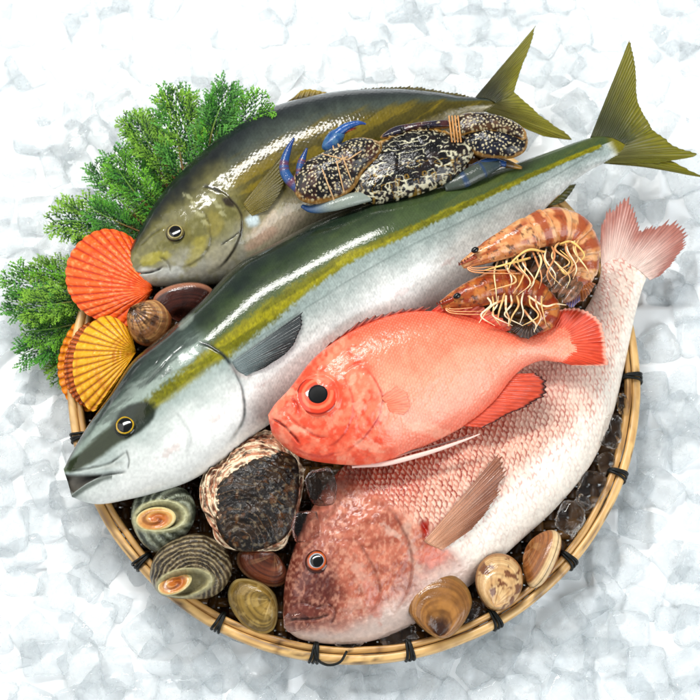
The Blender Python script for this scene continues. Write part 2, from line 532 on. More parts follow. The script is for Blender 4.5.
def fin(name, base, tip, nray, mat, parent, cbase, ctip, cray, ragged=.06, bow=3.0, thick=.7, nl=26, dense=6, seed=0, spread=1.0, edge=None, raydepth=.5):
    """base, tip: matched world polylines; rays run from base to tip"""
    r = np.random.default_rng(seed + 11)
    n = nray * dense + 1
    B = cr(base, n) if len(base) > 2 else np.linspace(base[0], base[-1], n)
    T = cr(tip, n) if len(tip) > 2 else np.linspace(tip[0], tip[-1], n)
    k = np.linspace(0, nray, n)
    ph = np.cos(2 * np.pi * k)                       # +1 on rays
    rl = 1 - ragged * r.random(nray + 2)
    ln = np.interp(k, np.arange(nray + 2), rl) - ragged * .5 * (1 - ph) * .5
    t = np.linspace(0, 1, nl)
    P = B[:, None] + (T - B)[:, None] * (t[None] * ln[:, None])[..., None]
    ht = bow * np.sin(np.pi * t)[None] * np.sin(np.pi * np.clip(k / nray, 0, 1))[:, None] * .6 + raydepth * .5 * ph[:, None] * np.minimum(1, t * 6)[None]
    ht = ht + 1.2 * (fbm(k[:, None] * .7 + seed, t[None] * 3 + seed, 2) - .5)
    th = thick * (1 - .75 * t)[None] * (.7 + .3 * ph[:, None])
    up = P.copy(); up[..., 2] += ht + th
    dn = P.copy(); dn[..., 2] += ht - th
    c = mixc(np.broadcast_to(lin(cbase), P.shape), lin(ctip), ss(0, 1, t)[None] + .25 * (fbm(k[:, None] * .5 + seed, t[None] * 4, 3) - .5))
    ph2 = np.cos(2 * np.pi * (k * 2.0)[:, None] + 1.2 * (vnoise(t * 3 + seed, t * 0)[None] - .5))
    c = mixc(c, lin(cray), ss(.1, .95, ph)[:, None] * .4 * np.ones_like(t)[None] + ss(0, 1, ph2) * .22 * t[None])
    c = c * (.8 + .4 * fbm(k[:, None] * 1.3 + seed, t[None] * 7, 3))[..., None]
    if edge is not None: c = mixc(c, lin(edge), ss(.86, .97, t)[None] * np.ones((n, 1)))
    nv = 2 * nl
    A = np.concatenate([up, dn[:, ::-1]], 1); c2 = np.concatenate([c, c[:, ::-1]], 1)
    F = grid_faces(n, nv, wrapv=True).tolist()
    for i in (0, n - 1):
        for q in range(nl - 1):
            f = [i * nv + q, i * nv + q + 1, i * nv + nv - 2 - q, i * nv + nv - 1 - q]
            F.append(f if i == 0 else f[::-1])
    return mesh(name, A.reshape(-1, 3), F, mat, parent, c2.reshape(-1, 3))
def dome(name, c, r, h, mat, parent, colf, n=48, m=24, stretch=(1, 1), rot=0, tiltv=None):
    """round dome of radius r, height h about point c (mm); colf(rho, ang)->rgb"""
    rho = np.linspace(0, 1, m) ** .8; th = np.linspace(0, 2 * np.pi, n, endpoint=False)
    Rr, TH = np.meshgrid(rho, th, indexing='ij')
    th = th
    x = Rr * np.cos(TH) * r * stretch[0]; y = Rr * np.sin(TH) * r * stretch[1]
    x, y = x * math.cos(rot) - y * math.sin(rot), x * math.sin(rot) + y * math.cos(rot)
    z = h * np.sqrt(np.maximum(1 - Rr ** 2, 0)) 
    V = np.stack([x, y, z], -1)
    if tiltv is not None:
        q = Vector((0, 0, 1)).rotation_difference(Vector(tiltv)).to_matrix()
        V = V @ np.array(q).T
    V = V + np.asarray(c)
    col = colf(Rr, TH)
    return mesh(name, V.reshape(-1, 3), grid_faces(m, n, wrapv=True)[:, ::-1], mat, parent, col.reshape(-1, 3))
def eye(f, px, py, r, parent, rings, pr, pcol, lift=-.8, bulge=.38, tiltv=(-.1, .1, 1), pm='eye'):
    c = on(f, px, py, lift)[0]
    def cf(R, T):
        c_ = np.broadcast_to(lin(rings[0][1]), R.shape + (3,))
        for a, q in rings[1:]:
            c_ = mixc(c_, lin(q), ss(a - .03, a + .03, R + .03 * (vnoise(T * 5, R * 4) - .5)))
        return c_ * (.85 + .3 * fbm(np.cos(T) * 3 + 5, np.sin(T) * 3 + R * 6, 3))[..., None]
    e = dome('eye', c, r, r * bulge, M['eye'], parent, cf, tiltv=tiltv)
    ez = r * bulge * math.sqrt(max(0, 1 - (pr / r) ** 2)) + .15
    dome('pupil', c + np.array([0, 0, ez]), pr, max(.3, r * bulge - ez + .35), M[pm], e, lambda R, T: mixc(np.broadcast_to(lin(pcol), R.shape + (3,)), lin((5, 6, 8)), ss(0, .8, 1 - R)), tiltv=tiltv, n=32, m=10)
    return e
def scales(s, w, a, wd, R, jit=0):
    """staggered overlapping scales: returns rho (0 centre..1 free rim), id noise, angle along body"""
    own = np.full(s.shape, 1e9); rho = np.zeros(s.shape); idn = np.zeros(s.shape); along = np.zeros(s.shape)
    i0 = np.floor(s / a)
    for di in (-3, -2, -1, 0, 1):
        i = i0 + di
        off = (i % 2) * .5
        j0 = np.round(w / wd - off)
        for dj in (-1, 0, 1):
            j = j0 + dj
            cs = i * a; cw = (j + off) * wd
            d = np.hypot(s - cs, (w - cw)) / R
            ok = (d < 1) & (cs < own)
            own = np.where(ok, cs, own); rho = np.where(ok, d, rho)
            idn = np.where(ok, _T[(i.astype(int) * 7) % 256, (j.astype(int) * 13) % 256], idn)
            along = np.where(ok, (s - cs) / R, along)
    return rho, idn, along

class Paint:
    """colour and relief being worked on"""
    def __init__(s, f, c): s.X, s.Y, s.c, s.dz = f.X, f.Y, c, np.zeros(f.X.shape); s.wob = 3.0 * (fbm(f.X / 9 + 50, f.Y / 9, 3) - .5)
    def crease(s, poly, wd, depth, colr, amt, lip=.25):
        d, sg, t = pdist(s.X, s.Y, poly); d = np.abs(sg + s.wob * .5)
        e = ss(0, .2, t) * ss(1, .8, t) * (.55 + .9 * fbm(s.X / 6, s.Y / 6 + 30, 2))
        s.dz = s.dz - depth * np.exp(-(d / wd) ** 2) * e + lip * depth * np.exp(-((sg - 2.4 * wd) / (2 * wd)) ** 2) * e
        s.c = mixc(s.c, lin(colr), np.exp(-(d / wd) ** 2) * amt * e)
    def flap(s, poly, h, fall, colr, amt, side=1, wd=1.3):
        """a plate edge: raised on one side, dropping at the line"""
        d, sg, t = pdist(s.X, s.Y, poly); q = sg * side + s.wob * .6
        e = ss(0, .22, t) * ss(1, .78, t)
        s.dz = s.dz + .62 * h * e * np.exp(-np.maximum(q, 0) / fall) * ss(-1.6, 1.2, q)
        s.c = mixc(s.c, lin(colr), np.exp(-((q + .8) / wd) ** 2) * amt * e * (.6 + .8 * fbm(s.X / 5, s.Y / 5 + 9, 2)))
    def blot(s, x, y, rx, ry, rot, colr, amt, soft=.6, ns=.5, sc=8):
        c_, s_ = math.cos(rot), math.sin(rot)
        u = (s.X - x) * c_ + (s.Y - y) * s_; v = -(s.X - x) * s_ + (s.Y - y) * c_
        d = np.hypot(u / rx, v / ry) + ns * (fbm(s.X / sc + x, s.Y / sc, 4) - .5) * 2
        s.c = mixc(s.c, lin(colr), ss(1.1, 1.1 - soft, d) * amt)
def shingle(f, a, wd, R, warp=1.2):
    """overlapping scales: relief and rim mask"""
    s_ = f.s + warp * 2 * (fbm(f.X / 15, f.Y / 15 + 5, 3) - .5) * 2; w_ = f.w + warp * 2 * (fbm(f.X / 15 + 60, f.Y / 15, 3) - .5) * 2
    rho, idn, al = scales(s_, w_, a, wd, R)
    return rho, idn, al
# ------------------------------------------------------------------ the four fish
P = lambda a: W([q[0] for q in a], [q[1] for q in a], [q[2] for q in a])
# --- olive amberjack at the back
def paint_jack(f):
    X, Y, U, C = f.X, f.Y, f.U, f.C
    n = fbm(X / 14, Y / 14, 4); nf = fbm(X / 3.1 + 9, Y / 3.1, 3)
    al_ = X * .85 - Y * .52; ac_ = X * .52 + Y * .85          # along / across the fish
    stk = fbm(al_ / 30, ac_ / 5, 4)
    full = lambda c_: np.broadcast_to(lin(c_), X.shape + (3,))
    c = mixc(full((40, 47, 50)), lin((84, 92, 84)), ss(-.85, -.35, C + .15 * (n - .5)))
    c = mixc(c, lin((96, 88, 34)), ss(-.5, -.2, C + .3 * (stk - .5)) * ss(.1, .3, U))
    c = mixc(c, lin((140, 124, 36)), ss(.5, .62, stk) * ss(-.5, -.1, C) * ss(.6, .2, C) * .7)
    c = mixc(c, lin((186, 178, 152)), ss(.15, .7, C + .4 * (n - .5)))
    hd = ss(.34, .27, U + .02 * C)
    hc = mixc(full((40, 45, 44)), lin((122, 118, 76)), ss(-.8, -.2, C + .35 * (n - .5)))
    hc = mixc(hc, lin((172, 170, 156)), ss(.2, .85, C + .45 * (n - .5)))
    hc = mixc(hc, lin((150, 146, 112)), ss(.52, .66, fbm(X / 6, Y / 8, 4)) * .45 * ss(-.6, 0, C))
    c = mixc(c, hc, hd)
    p = Paint(f, c)
    p.blot(154, 258, 20, 7, -.25, (168, 160, 76), .75)
    p.blot(198, 250, 9, 22, .5, (170, 160, 78), .6)
    p.blot(214, 222, 10, 18, -.3, (150, 140, 80), .6)
    p.blot(160, 272, 34, 6, 0, (196, 198, 192), .8)
    p.blot(222, 258, 16, 20, .4, (178, 172, 150), .6)
    p.blot(276, 226, 40, 14, -.55, (206, 190, 170), .75)
    p.blot(252, 221, 9, 8, 0, (206, 218, 220), .9, ns=.3)
    p.blot(262, 238, 22, 8, -.6, (198, 160, 140), .5)
    p.blot(176, 233, 17, 15, 0, (120, 112, 60), .6)
    p.flap([(198, 184), (212, 187), (226, 196), (238, 210), (241, 226), (236, 244), (226, 260), (212, 274)], 2.6, 9, (44, 36, 26), .75, side=1)
    p.flap([(196, 204), (206, 218), (210, 236), (205, 252), (190, 264), (176, 266)], 1.2, 6, (88, 82, 52), .45, side=1)
    p.crease([(202, 186), (212, 188), (222, 194)], 1.6, .5, (16, 14, 13), .8, lip=0)
    for q in range(7):
        p.blot(188 + 6 * q, 196 + 9 * ((q * 5) % 4), 5 + q % 3, 2.5, .6, (196, 194, 160), .4, ns=.9, sc=3)
    p.crease([(125, 270), (138, 273), (154, 271), (165, 266)], 1.1, 1.8, (22, 20, 18), .95)
    p.crease([(158, 256), (168, 263), (171, 274)], 1.3, 1.2, (92, 88, 66), .6)
    p.crease([(219, 247), (232, 238), (243, 230)], .9, .8, (30, 28, 26), .8)
    p.crease([(140, 246), (150, 236), (164, 226)], 1.2, .8, (60, 58, 40), .5)
    p.blot(229, 203, 9, 4, .6, (40, 24, 16), .85)
    c = p.c * (.78 + .44 * nf)[..., None]
    sc, idn, al = shingle(f, 3.4, 4.4, 3.6, .6)
    msk = ss(.24, .34, U)
    p.dz += .16 * sc ** 3 * msk + 1.5 * (n - .5) * hd + .18 * (nf - .5)
    c = c * (1 - .2 * ss(.8, 1, sc) * msk)[..., None]
    return np.clip(c, 0, 1), p.dz
jack = thing('amberjack', 'olive grey fish with yellowish head, farthest back of the big fish, crab on its side', 'fish', W(300, 180, 15))
st = [(125.5, 266, 126, 275, 52, 52, 3), (131, 250, 133, 283, 54, 54, 13), (141, 229, 153, 286, 58, 54, 20), (157, 201, 186, 286, 60, 52, 28), (179, 175, 226, 282, 62, 50, 35), (213, 143.5, 264, 268, 63, 48, 41),
      (242, 123, 296, 246, 64, 47, 44), (268, 110, 325, 230, 64, 47, 45), (305, 99, 352, 213, 64, 47, 44), (343, 92.5, 378, 194, 64, 48, 41), (380, 90.5, 404, 175, 64, 50, 36), (408, 91, 424, 155, 64, 54, 30),
      (438, 94, 446, 134, 64, 58, 22), (457, 97, 461, 122, 64, 60, 15), (476, 98, 478, 114, 64, 62, 9), (491, 98, 493, 110, 64, 62, 4), (503, 99, 504, 107, 65, 64, 1.2)]
FJ = fish_body('body', st, M['skin'], jack, paint_jack, 520, 170)
eye(FJ, 175.5, 232.5, 10, jack, [(0, (90, 78, 44)), (.62, (176, 164, 116)), (.74, (110, 100, 62)), (.9, (50, 46, 32))], 6.2, (12, 12, 14))
fin('caudal_fin', P([(474, 99, 67), (487, 99, 68), (497, 104, 68)]), P([(537, 24, 78), (530, 48, 72), (521, 70, 69), (514, 93, 68)]), 16, M['fin'], jack, (60, 62, 40), (132, 130, 44), (52, 56, 30), .03, 2, 1, 40, seed=1)
fin('caudal_fin', P([(497, 102, 68), (492, 106, 67), (484, 111, 66)]), P([(514, 91, 68), (542, 116, 66), (573, 139, 64), (545, 137, 62)]), 16, M['fin'], jack, (92, 88, 50), (132, 130, 48), (60, 62, 30), .03, 2, 1, 40, seed=2)
fin('dorsal_fin', P([(284, 104, 66), (305, 99.5, 67), (328, 95.5, 67)]), P([(294, 97, 68), (306, 88, 68), (330, 93, 68)]), 8, M['fin'], jack, (40, 42, 30), (150, 130, 40), (170, 150, 80), .1, 1, .6, 12, seed=3)
fin('dorsal_fin', P([(345, 93.5, 66), (400, 91.5, 66), (440, 95, 66), (466, 99, 66)]), P([(355, 89, 67), (404, 85, 67), (448, 90.5, 67), (474, 96.5, 67)]), 30, M['fin'], jack, (60, 62, 48), (104, 98, 50), (24, 28, 24), .3, 1, .6, 10, seed=4)
pb = on(FJ, [243, 247, 252], [204, 210, 216], .3)
pt = [(283, 153), (287, 170), (282, 190), (268, 210)]
fin('pectoral_fin', pb, on(FJ, [q[0] for q in pt], [q[1] for q in pt], 3), 15, M['fin'], jack, (130, 118, 60), (104, 96, 44), (66, 60, 26), .03, 2, .5, 30, seed=5, raydepth=.4)

# --- long yellowtail in the middle
STRIPE = [(60, 470), (96, 448), (125, 426), (150, 405), (188, 375), (228, 343), (270, 312), (320, 275), (360, 252), (408, 231), (457, 208.5), (505, 187), (554, 165), (600, 146)]
def paint_tail(f):
    X, Y, U, C = f.X, f.Y, f.U, f.C
    n = fbm(X / 16, Y / 16, 4); nf = fbm(X / 2.2, Y / 2.2, 2); n2 = fbm(X / 40 + 3, Y / 12, 3)
    al_ = X * .84 - Y * .54; ac_ = X * .54 + Y * .84
    stk = fbm(al_ / 40, ac_ / 6, 4)
    full = lambda c_: np.broadcast_to(lin(c_), X.shape + (3,))
    d, sd, t = pdist(X, Y, STRIPE)
    hw = np.interp(t, [0, .1, .2, .3, .42, .6, .8, 1], [8, 8.5, 9, 11, 9.5, 5, 3.4, 2])
    c = mixc(full((36, 50, 44)), lin((82, 98, 62)), ss(-52, -8, sd + 18 * (n - .5) + 14 * (stk - .5)))
    c = mixc(c, lin((100, 108, 60)), ss(.5, .65, stk) * ss(-34, -10, sd) * .5)
    below = mixc(full((150, 162, 158)), lin((236, 236, 232)), ss(0, np.interp(t, [0, .3, .5, 1], [34, 44, 66, 26]), sd - hw + 16 * (n - .5) + 6 * (stk - .5)))
    below = below * (.93 + .14 * nf)[..., None]
    c = mixc(c, below, ss(-2.5, 2.5, sd - hw * .85 + 5 * (nf - .5) + 4 * (n - .5)))
    ym = ss(1.3, .5, np.abs(sd) / hw + .8 * (nf - .5) + .6 * (n - .5)) * ss(.125, .165, t)
    c = mixc(c, mixc(full((122, 120, 14)), lin((152, 146, 24)), ss(.4, .6, stk)) * (.75 + .5 * nf)[..., None], ym * .96)
    hd = ss(.285, .25, U)
    hc = mixc(full((74, 86, 80)), lin((156, 168, 160)), ss(-38, -10, sd + 16 * (n2 - .5) + 12 * (stk - .5)))
    hc = mixc(hc, lin((30, 36, 34)), ss(-.72, -1, C + .15 * (n - .5)))
    hc = mixc(hc, lin((58, 70, 64)), ss(.52, .64, fbm(al_ / 22, ac_ / 4, 4)) * .55)
    c = mixc(c, hc, hd * (sd < -2) * (1 - ym) * .95)
    ck = mixc(full((170, 180, 175)), lin((232, 233, 229)), ss(-6, 46, sd - hw + 26 * (fbm(X / 26, Y / 26, 3) - .5) + 16 * (stk - .5)))
    c = mixc(c, ck, hd * ss(-4, 8, sd - hw * .6))
    q = np.hypot(((X - 134) * .84 - (Y - 419) * .54) / 25, ((X - 134) * .54 + (Y - 419) * .84) / 14)
    c = mixc(c, lin((26, 40, 26)), ss(1.2, .85, q + .4 * (n - .5)) * .93)
    d2, s2, t2 = pdist(X, Y, [(72, 466), (88, 456), (108, 440), (122, 430)])
    c = mixc(c, lin((44, 56, 12)), ss(1.15, .6, d2 / np.interp(t2, [0, .5, 1], [7, 11, 11]) + .4 * (n - .5)) * .97)
    p = Paint(f, c)
    for pl, a_ in (([(80, 446), (96, 424), (114, 398), (138, 368)], .6), ([(98, 420), (116, 392), (132, 372), (150, 352)], .4), ([(140, 392), (158, 372), (176, 352), (190, 342)], .4), ([(150, 372), (166, 352), (186, 332)], .35)):
        p.crease(pl, 1.6, .5, (34, 42, 40), a_, lip=0)
    p.blot(186, 322, 12, 5, -.7, (150, 160, 150), .6)
    p.blot(206, 318, 14, 9, -.7, (40, 50, 44), .5)
    p.flap([(190, 342), (205, 345), (217, 351), (228, 362), (238, 380), (243, 398), (243, 416), (236, 432), (222, 448)], 2.6, 12, (104, 116, 116), .7, side=1, wd=1.6)
    p.crease([(196, 343), (207, 345), (218, 351), (228, 361), (232, 368)], 2.0, .5, (22, 34, 34), .9, lip=0)
    d4, _, t4 = pdist(X, Y, [(232, 352), (262, 336), (300, 312), (350, 280), (410, 246), (470, 218), (540, 184), (590, 155)])
    p.c = mixc(p.c, lin((96, 108, 104)), np.exp(-(d4 / .9) ** 2) * .45 * ss(.3, .6, nf + .15)); p.dz += .25 * np.exp(-(d4 / 1.2) ** 2)
    for bx, by, br_ in ((214, 420, 5), (262, 384, 4), (330, 340, 6), (402, 292, 5), (168, 452, 6), (448, 262, 4)):
        p.blot(bx, by, br_ * 2.2, br_ * .7, -.6, (206, 168, 160), .3, ns=.9, sc=3)
    p.flap([(160, 402), (180, 418), (189, 438), (184, 460)], 1.0, 10, (164, 170, 166), .4, side=1, wd=2.4)
    yu = np.interp(X, [62, 78, 104, 110], [474, 474.5, 473.5, 473]); yl = np.interp(X, [62, 72, 86, 104, 110], [500, 494, 484, 474.5, 473])
    gap = ss(0, 2.0, Y - yu) * ss(0, 2.0, yl - Y) * (X < 109)
    p.c = mixc(p.c, mixc(full((128, 124, 116)), lin((28, 24, 22)), ss(70, 92, X) * ss(.95, .3, (Y - yu) / np.maximum(yl - yu, .5))), gap); p.dz -= 8 * gap
    lipm = ss(5, 1, np.abs(Y - yl - 3)) * (X < 112) * (X > 70) * (1 - gap)
    p.c = mixc(p.c, lin((58, 68, 56)), lipm * .7)
    p.dz += 1.5 * ss(7, 1, np.abs(yu - 3 - Y)) * (X < 120)
    p.crease([(68, 473), (90, 468), (112, 462), (128, 450)], 1.1, 1.2, (78, 84, 78), .7)
    p.crease([(126, 449), (129, 460), (128, 471)], 1.0, 1.2, (108, 112, 108), .7)
    p.crease([(92, 478), (110, 474), (128, 472)], 1.6, 1.8, (92, 96, 92), .7)
    p.blot(112, 466, 14, 3, -.3, (176, 178, 172), .5, ns=.15)
    p.blot(240, 372, 12, 8, .6, (178, 150, 144), .3)
    p.blot(268, 372, 26, 10, -.6, (214, 214, 210), .5)
    p.c = mixc(p.c, lin((128, 122, 36)), ss(.955, .975, U + .01 * (n - .5)))
    sc, idn, al = shingle(f, 2.5, 3.3, 2.7, .5)
    msk = ss(.26, .34, U)
    p.dz += .07 * sc ** 3 * msk + 1.3 * (fbm(X / 22, Y / 22, 3) - .5) * hd + .08 * (nf - .5)
    c = p.c * (1 - .16 * ss(.75, 1, sc) * msk)[..., None] * (.88 + .24 * nf)[..., None]
    return np.clip(c, 0, 1), p.dz
yt = thing('yellowtail', 'long silver fish with a yellow stripe from eye to green tail, across the middle', 'fish', W(330, 320, 15))
st = [(64, 469, 72, 497, 72, 68, 4), (69, 458, 88, 503, 74, 66, 11), (78, 442, 104, 504, 76, 64, 18), (92, 420, 126, 500, 79, 62, 25), (110.5, 395, 152, 494, 82, 62, 31), (133, 361.5, 190, 481, 84, 63, 38), (164, 335, 224, 460, 84, 62, 44), (200, 303, 258, 432, 84, 62, 48),
      (238, 265, 303, 404, 84, 62, 52), (272, 246, 345, 378, 84, 62, 53), (315, 223, 390, 348, 84, 62, 52), (358, 206, 430, 318, 84, 63, 49), (408, 193, 466, 287, 82, 64, 43), (457, 179, 503, 254, 80, 66, 34), (505, 167, 538, 216, 78, 68, 25),
      (554, 150.5, 571, 184, 76, 70, 15), (580, 141, 592, 169, 74, 70, 10), (601, 136, 610, 161, 72, 70, 6), (622, 138, 626, 154, 72, 71, 2.6), (634, 140, 636, 148, 73, 72, .8)]
FY = fish_body('body', st, M['skin'], yt, paint_tail, 760, 170)
eye(FY, 125.4, 426, 11, yt, [(0, (70, 62, 20)), (.66, (190, 160, 40)), (.80, (34, 42, 28)), (.95, (24, 32, 22))], 7.2, (10, 12, 10))
def pillow(name, outline, centre, zc, T, mat, parent, colf, n=90, m=26, power=.5, zf=None, under=.7):
    """solid grown from a closed outline; zc may be a function of (px,py)"""
    O = cr(np.asarray(outline, float), n, closed=True)
    zc_f = zc if callable(zc) else (lambda x, y: np.full(np.shape(x), float(zc)))
    r = np.sin(np.linspace(0, np.pi / 2, m))
    X = centre[0] + (O[:, 0] - centre[0])[None] * r[:, None]; Y = centre[1] + (O[:, 1] - centre[1])[None] * r[:, None]
    R = np.broadcast_to(r[:, None], X.shape)
    A = np.broadcast_to(np.linspace(0, 2 * np.pi, n, endpoint=False)[None], X.shape)
    prof = np.maximum(1 - R ** 2, 0) ** power
    dz = zf(X, Y, R, A) if zf else 0
    up = W(X, Y, zc_f(X, Y)); dn = up.copy()
    up[..., 2] += T * prof + dz
    dn[..., 2] -= under * T * prof
    c = colf(X, Y, R, A)
    F1 = grid_faces(m, n, wrapv=True)
    if np.sum(O[:, 0] * np.roll(O[:, 1], -1) - O[:, 1] * np.roll(O[:, 0], -1)) < 0: F1 = F1[:, ::-1]
    V = np.vstack([up.reshape(-1, 3), dn.reshape(-1, 3)]); F = np.vstack([F1[:, ::-1], F1 + m * n])
    return mesh(name, V, F, mat, parent, np.vstack([c.reshape(-1, 3)] * 2))
def pcol(base, b2, sc=12, amt=1, o=0):
    return lambda X, Y, R, A: mixc(np.broadcast_to(lin(base), X.shape + (3,)), lin(b2), ss(.35, .65, fbm(X / sc + o, Y / sc, 4)) * amt)
fin('caudal_fin', P([(590, 138, 73), (610, 138, 74), (626, 145, 74)]), P([(630, 38, 92), (636, 68, 86), (638, 100, 79), (652, 129, 75)]), 20, M['fin'], yt, (64, 70, 40), (122, 120, 16), (64, 68, 18), .02, 2, 1.2, 44, seed=6)
fin('caudal_fin', P([(626, 142, 74), (620, 152, 73), (598, 163, 71)]), P([(650, 127, 75), (676, 146, 72), (698, 155, 71), (660, 163, 70)]), 14, M['fin'], yt, (110, 108, 66), (122, 120, 22), (72, 76, 22), .03, 2, 1, 40, seed=7)
fin('caudal_fin', P([(612, 152, 70), (606, 158, 70), (598, 163, 69)]), P([(668, 158, 67), (690, 170, 66), (706, 178, 65), (655, 168, 66)]), 9, M['fin'], yt, (110, 108, 66), (116, 114, 20), (72, 76, 22), .03, 2, 1, 40, seed=71)
pb = on(FY, [232, 237, 246], [362, 370, 376], .3)
pt = [(304, 311), (301, 330), (290, 350), (266, 367)]
fin('pectoral_fin', pb, on(FY, [q[0] for q in pt], [q[1] for q in pt], 3), 16, M['fin'], yt, (130, 142, 142), (24, 31, 33), (38, 46, 48), .03, 2, .5, 30, seed=8, raydepth=.4)
fin('anal_fin', P([(548, 206, 72), (560, 195, 71), (570, 185, 70)]), P([(556, 205, 70), (566, 200, 69), (577, 184, 69)]), 7, M['fin'], yt, (100, 98, 40), (60, 64, 28), (26, 30, 20), .1, 1, .6, 12, seed=9)

# --- pink sea bream at the front
def paint_bream(f):
    X, Y, U, C = f.X, f.Y, f.U, f.C
    n = fbm(X / 18, Y / 18, 4); nf = fbm(X / 3, Y / 3, 3); nm = fbm(X / 7 + 8, Y / 7, 4)
    full = lambda c_: np.broadcast_to(lin(c_), X.shape + (3,))
    wm = ss(.0, .55, C + .5 * (n - .5))
    wm = np.maximum(wm, ss(.45, .8, U) * .75)
    c = mixc(full((196, 104, 82)), lin((228, 186, 166)), ss(-.6, .15, C + .5 * (n - .5)))
    c = mixc(c, lin((238, 231, 220)), wm)
    sc, idn, al = shingle(f, 4.1, 6.8, 6.0, 1.3)
    hd = ss(.30, .26, U - .055 * C + .04 * (n - .5))
    msk = 1 - hd
    fade = 1 - .82 * wm
    c2 = mixc(c, lin((234, 214, 196)), ss(.62, .5, sc) * .5 * fade)
    mk = ss(.62, .86, sc + .12 * (nm - .5)) * ss(1.02, .93, sc)
    c2 = mixc(c2, lin((150, 44, 28)), mk * fade * (.25 + .75 * idn) * ss(.28, .55, nm + .12))
    c2 = mixc(c2, lin((244, 226, 208)), ss(.92, .99, sc) * .6 * fade)
    # sparse pink ticks over the white belly
    tick = ss(.7, .85, sc) * (idn > .45) * ss(.75, .35, np.abs(f.w % 8.0 / 8.0 - .5) * 2) 
    c2 = mixc(c2, lin((206, 110, 92)), tick * wm * ss(.95, .2, C) * .6)
    c = mixc(c, c2, msk)
    p = Paint(f, c)
    p.dz += (.9 * sc ** 2.2 - .3) * msk * np.where(U > .8, .5, 1) * (1 - .78 * wm) + .35 * (nf - .5)
    hc = mixc(full((164, 96, 76)), lin((194, 126, 104)), ss(.25, .75, fbm(X / 9, Y / 6, 4)))
    hc = mixc(hc, lin((104, 52, 44)), ss(358, 318, X + 24 * (n - .5)) * ss(640, 606, Y) * ss(540, 572, Y) * .9)
    hc = mixc(hc, lin((126, 70, 58)), ss(336, 296, X + 16 * (n - .5)) * .6)
    hc = mixc(hc, lin((224, 176, 152)), ss(.4, .8, fbm(X / 2.6 + 5, Y / 3.2, 3)) * .5)
    hc = mixc(hc, lin((216, 200, 190)), ss(.4, .9, C + .3 * (n - .5)) * .9)
    p.c = mixc(p.c, hc, hd)
    p.blot(362, 576, 9, 28, -.5, (216, 184, 168), .45, ns=.7, sc=5)
    p.blot(356, 606, 20, 10, -.4, (210, 176, 160), .4, ns=.9, sc=5)
    p.blot(372, 598, 8, 30, -.3, (196, 116, 98), .5, ns=.6, sc=5)
    p.blot(392, 532, 13, 5, .5, (210, 186, 172), .55, ns=.9, sc=4)
    p.blot(412, 548, 7, 30, -.25, (210, 186, 170), .5, ns=.8)
    p.blot(320, 590, 22, 18, 0, (92, 44, 40), .45, ns=.8)
    p.blot(302, 612, 18, 8, 0, (130, 76, 66), .7)
    p.blot(350, 480, 36, 8, -.3, (120, 66, 56), .5, ns=.9)
    lump = fbm(X / 6, Y / 8, 4) - .5
    p.dz += hd * (1.5 * lump + .4 * (nf - .5) + 2.2 * (n - .5))
    p.flap([(384, 500), (398, 520), (410, 544), (413, 570), (405, 598), (388, 622)], 3.2, 12, (112, 56, 46), .45, side=-1, wd=2.2)
    p.flap([(350, 530), (368, 556), (380, 584), (376, 608), (356, 624)], 2.2, 9, (130, 76, 64), .4, side=-1, wd=2)
    p.crease([(286, 620), (302, 619), (318, 618), (332, 614)], 1.4, 2.4, (56, 24, 22), .8)
    p.crease([(328, 602), (335, 613), (330, 626)], 1.6, 1.8, (104, 56, 48), .6)
    p.crease([(290, 606), (304, 603), (318, 607), (330, 603)], 1.6, 1.4, (96, 48, 42), .5)
    p.crease([(420, 520), (426, 530), (424, 540)], 3.0, 3.0, (150, 34, 20), .95)
    p.blot(425, 527, 6, 9, 0, (176, 54, 34), .9, ns=.5)
    p.blot(434, 556, 20, 12, 0, (214, 134, 116), .6)
    return np.clip(p.c * (.86 + .28 * nf)[..., None], 0, 1), p.dz
br = thing('sea_bream', 'large pink scaly fish lying lowest in front, white belly against the basket rim', 'fish', W(460, 510, 12))
st = [(283, 612, 284, 628, 40, 36, 6), (284, 590, 300, 639, 44, 34, 18), (288, 568, 328, 644, 46, 33, 27), (297, 540, 362, 643, 48, 33, 33), (311, 510, 398, 632, 50, 33, 36), (336, 474, 438, 610, 50, 33, 38), (372, 444, 478, 579, 50, 33, 38),
      (420, 412, 518, 543, 50, 34, 37), (475, 384, 556, 508, 50, 34, 34), (525, 360, 590, 466, 50, 35, 29), (562, 336, 611, 420, 49, 37, 23), (586, 308, 624, 368, 47, 40, 16), (598, 283, 634, 320, 46, 42, 11), (602, 264, 642, 290, 45, 43, 6), (606, 246, 650, 270, 45, 44, 2.6), (609, 230, 658, 250, 45, 44, .9)]
FB = fish_body('body', st, M['scales'], br, paint_bream, 620, 280, power=.55)
eye(FB, 317, 561.5, 11.5, br, [(0, (120, 126, 134)), (.50, (176, 180, 184)), (.63, (190, 100, 44)), (.78, (96, 44, 24)), (.92, (80, 42, 36))], 6.3, (10, 12, 18), lift=-1.0)
fin('caudal_fin', P([(601, 268, 46), (608, 262, 47), (622, 262, 47), (638, 270, 47), (650, 280, 46)]), P([(600, 236, 48), (603, 214, 50), (617, 200, 53), (627, 194, 53), (634, 203, 52), (640, 216, 50), (644, 227, 49), (653, 222, 49), (667, 219, 49), (682, 218, 48), (695, 224, 46), (690, 240, 45), (677, 260, 44), (662, 275, 44)]), 44, M['fin'], br, (232, 212, 202), (176, 120, 108), (116, 66, 58), .16, 2, .9, 40, seed=12, dense=5)
pb = on(FB, [424, 430, 442], [541, 545, 550], .5)
pt = [(500, 452), (507, 470), (497, 500), (474, 528)]
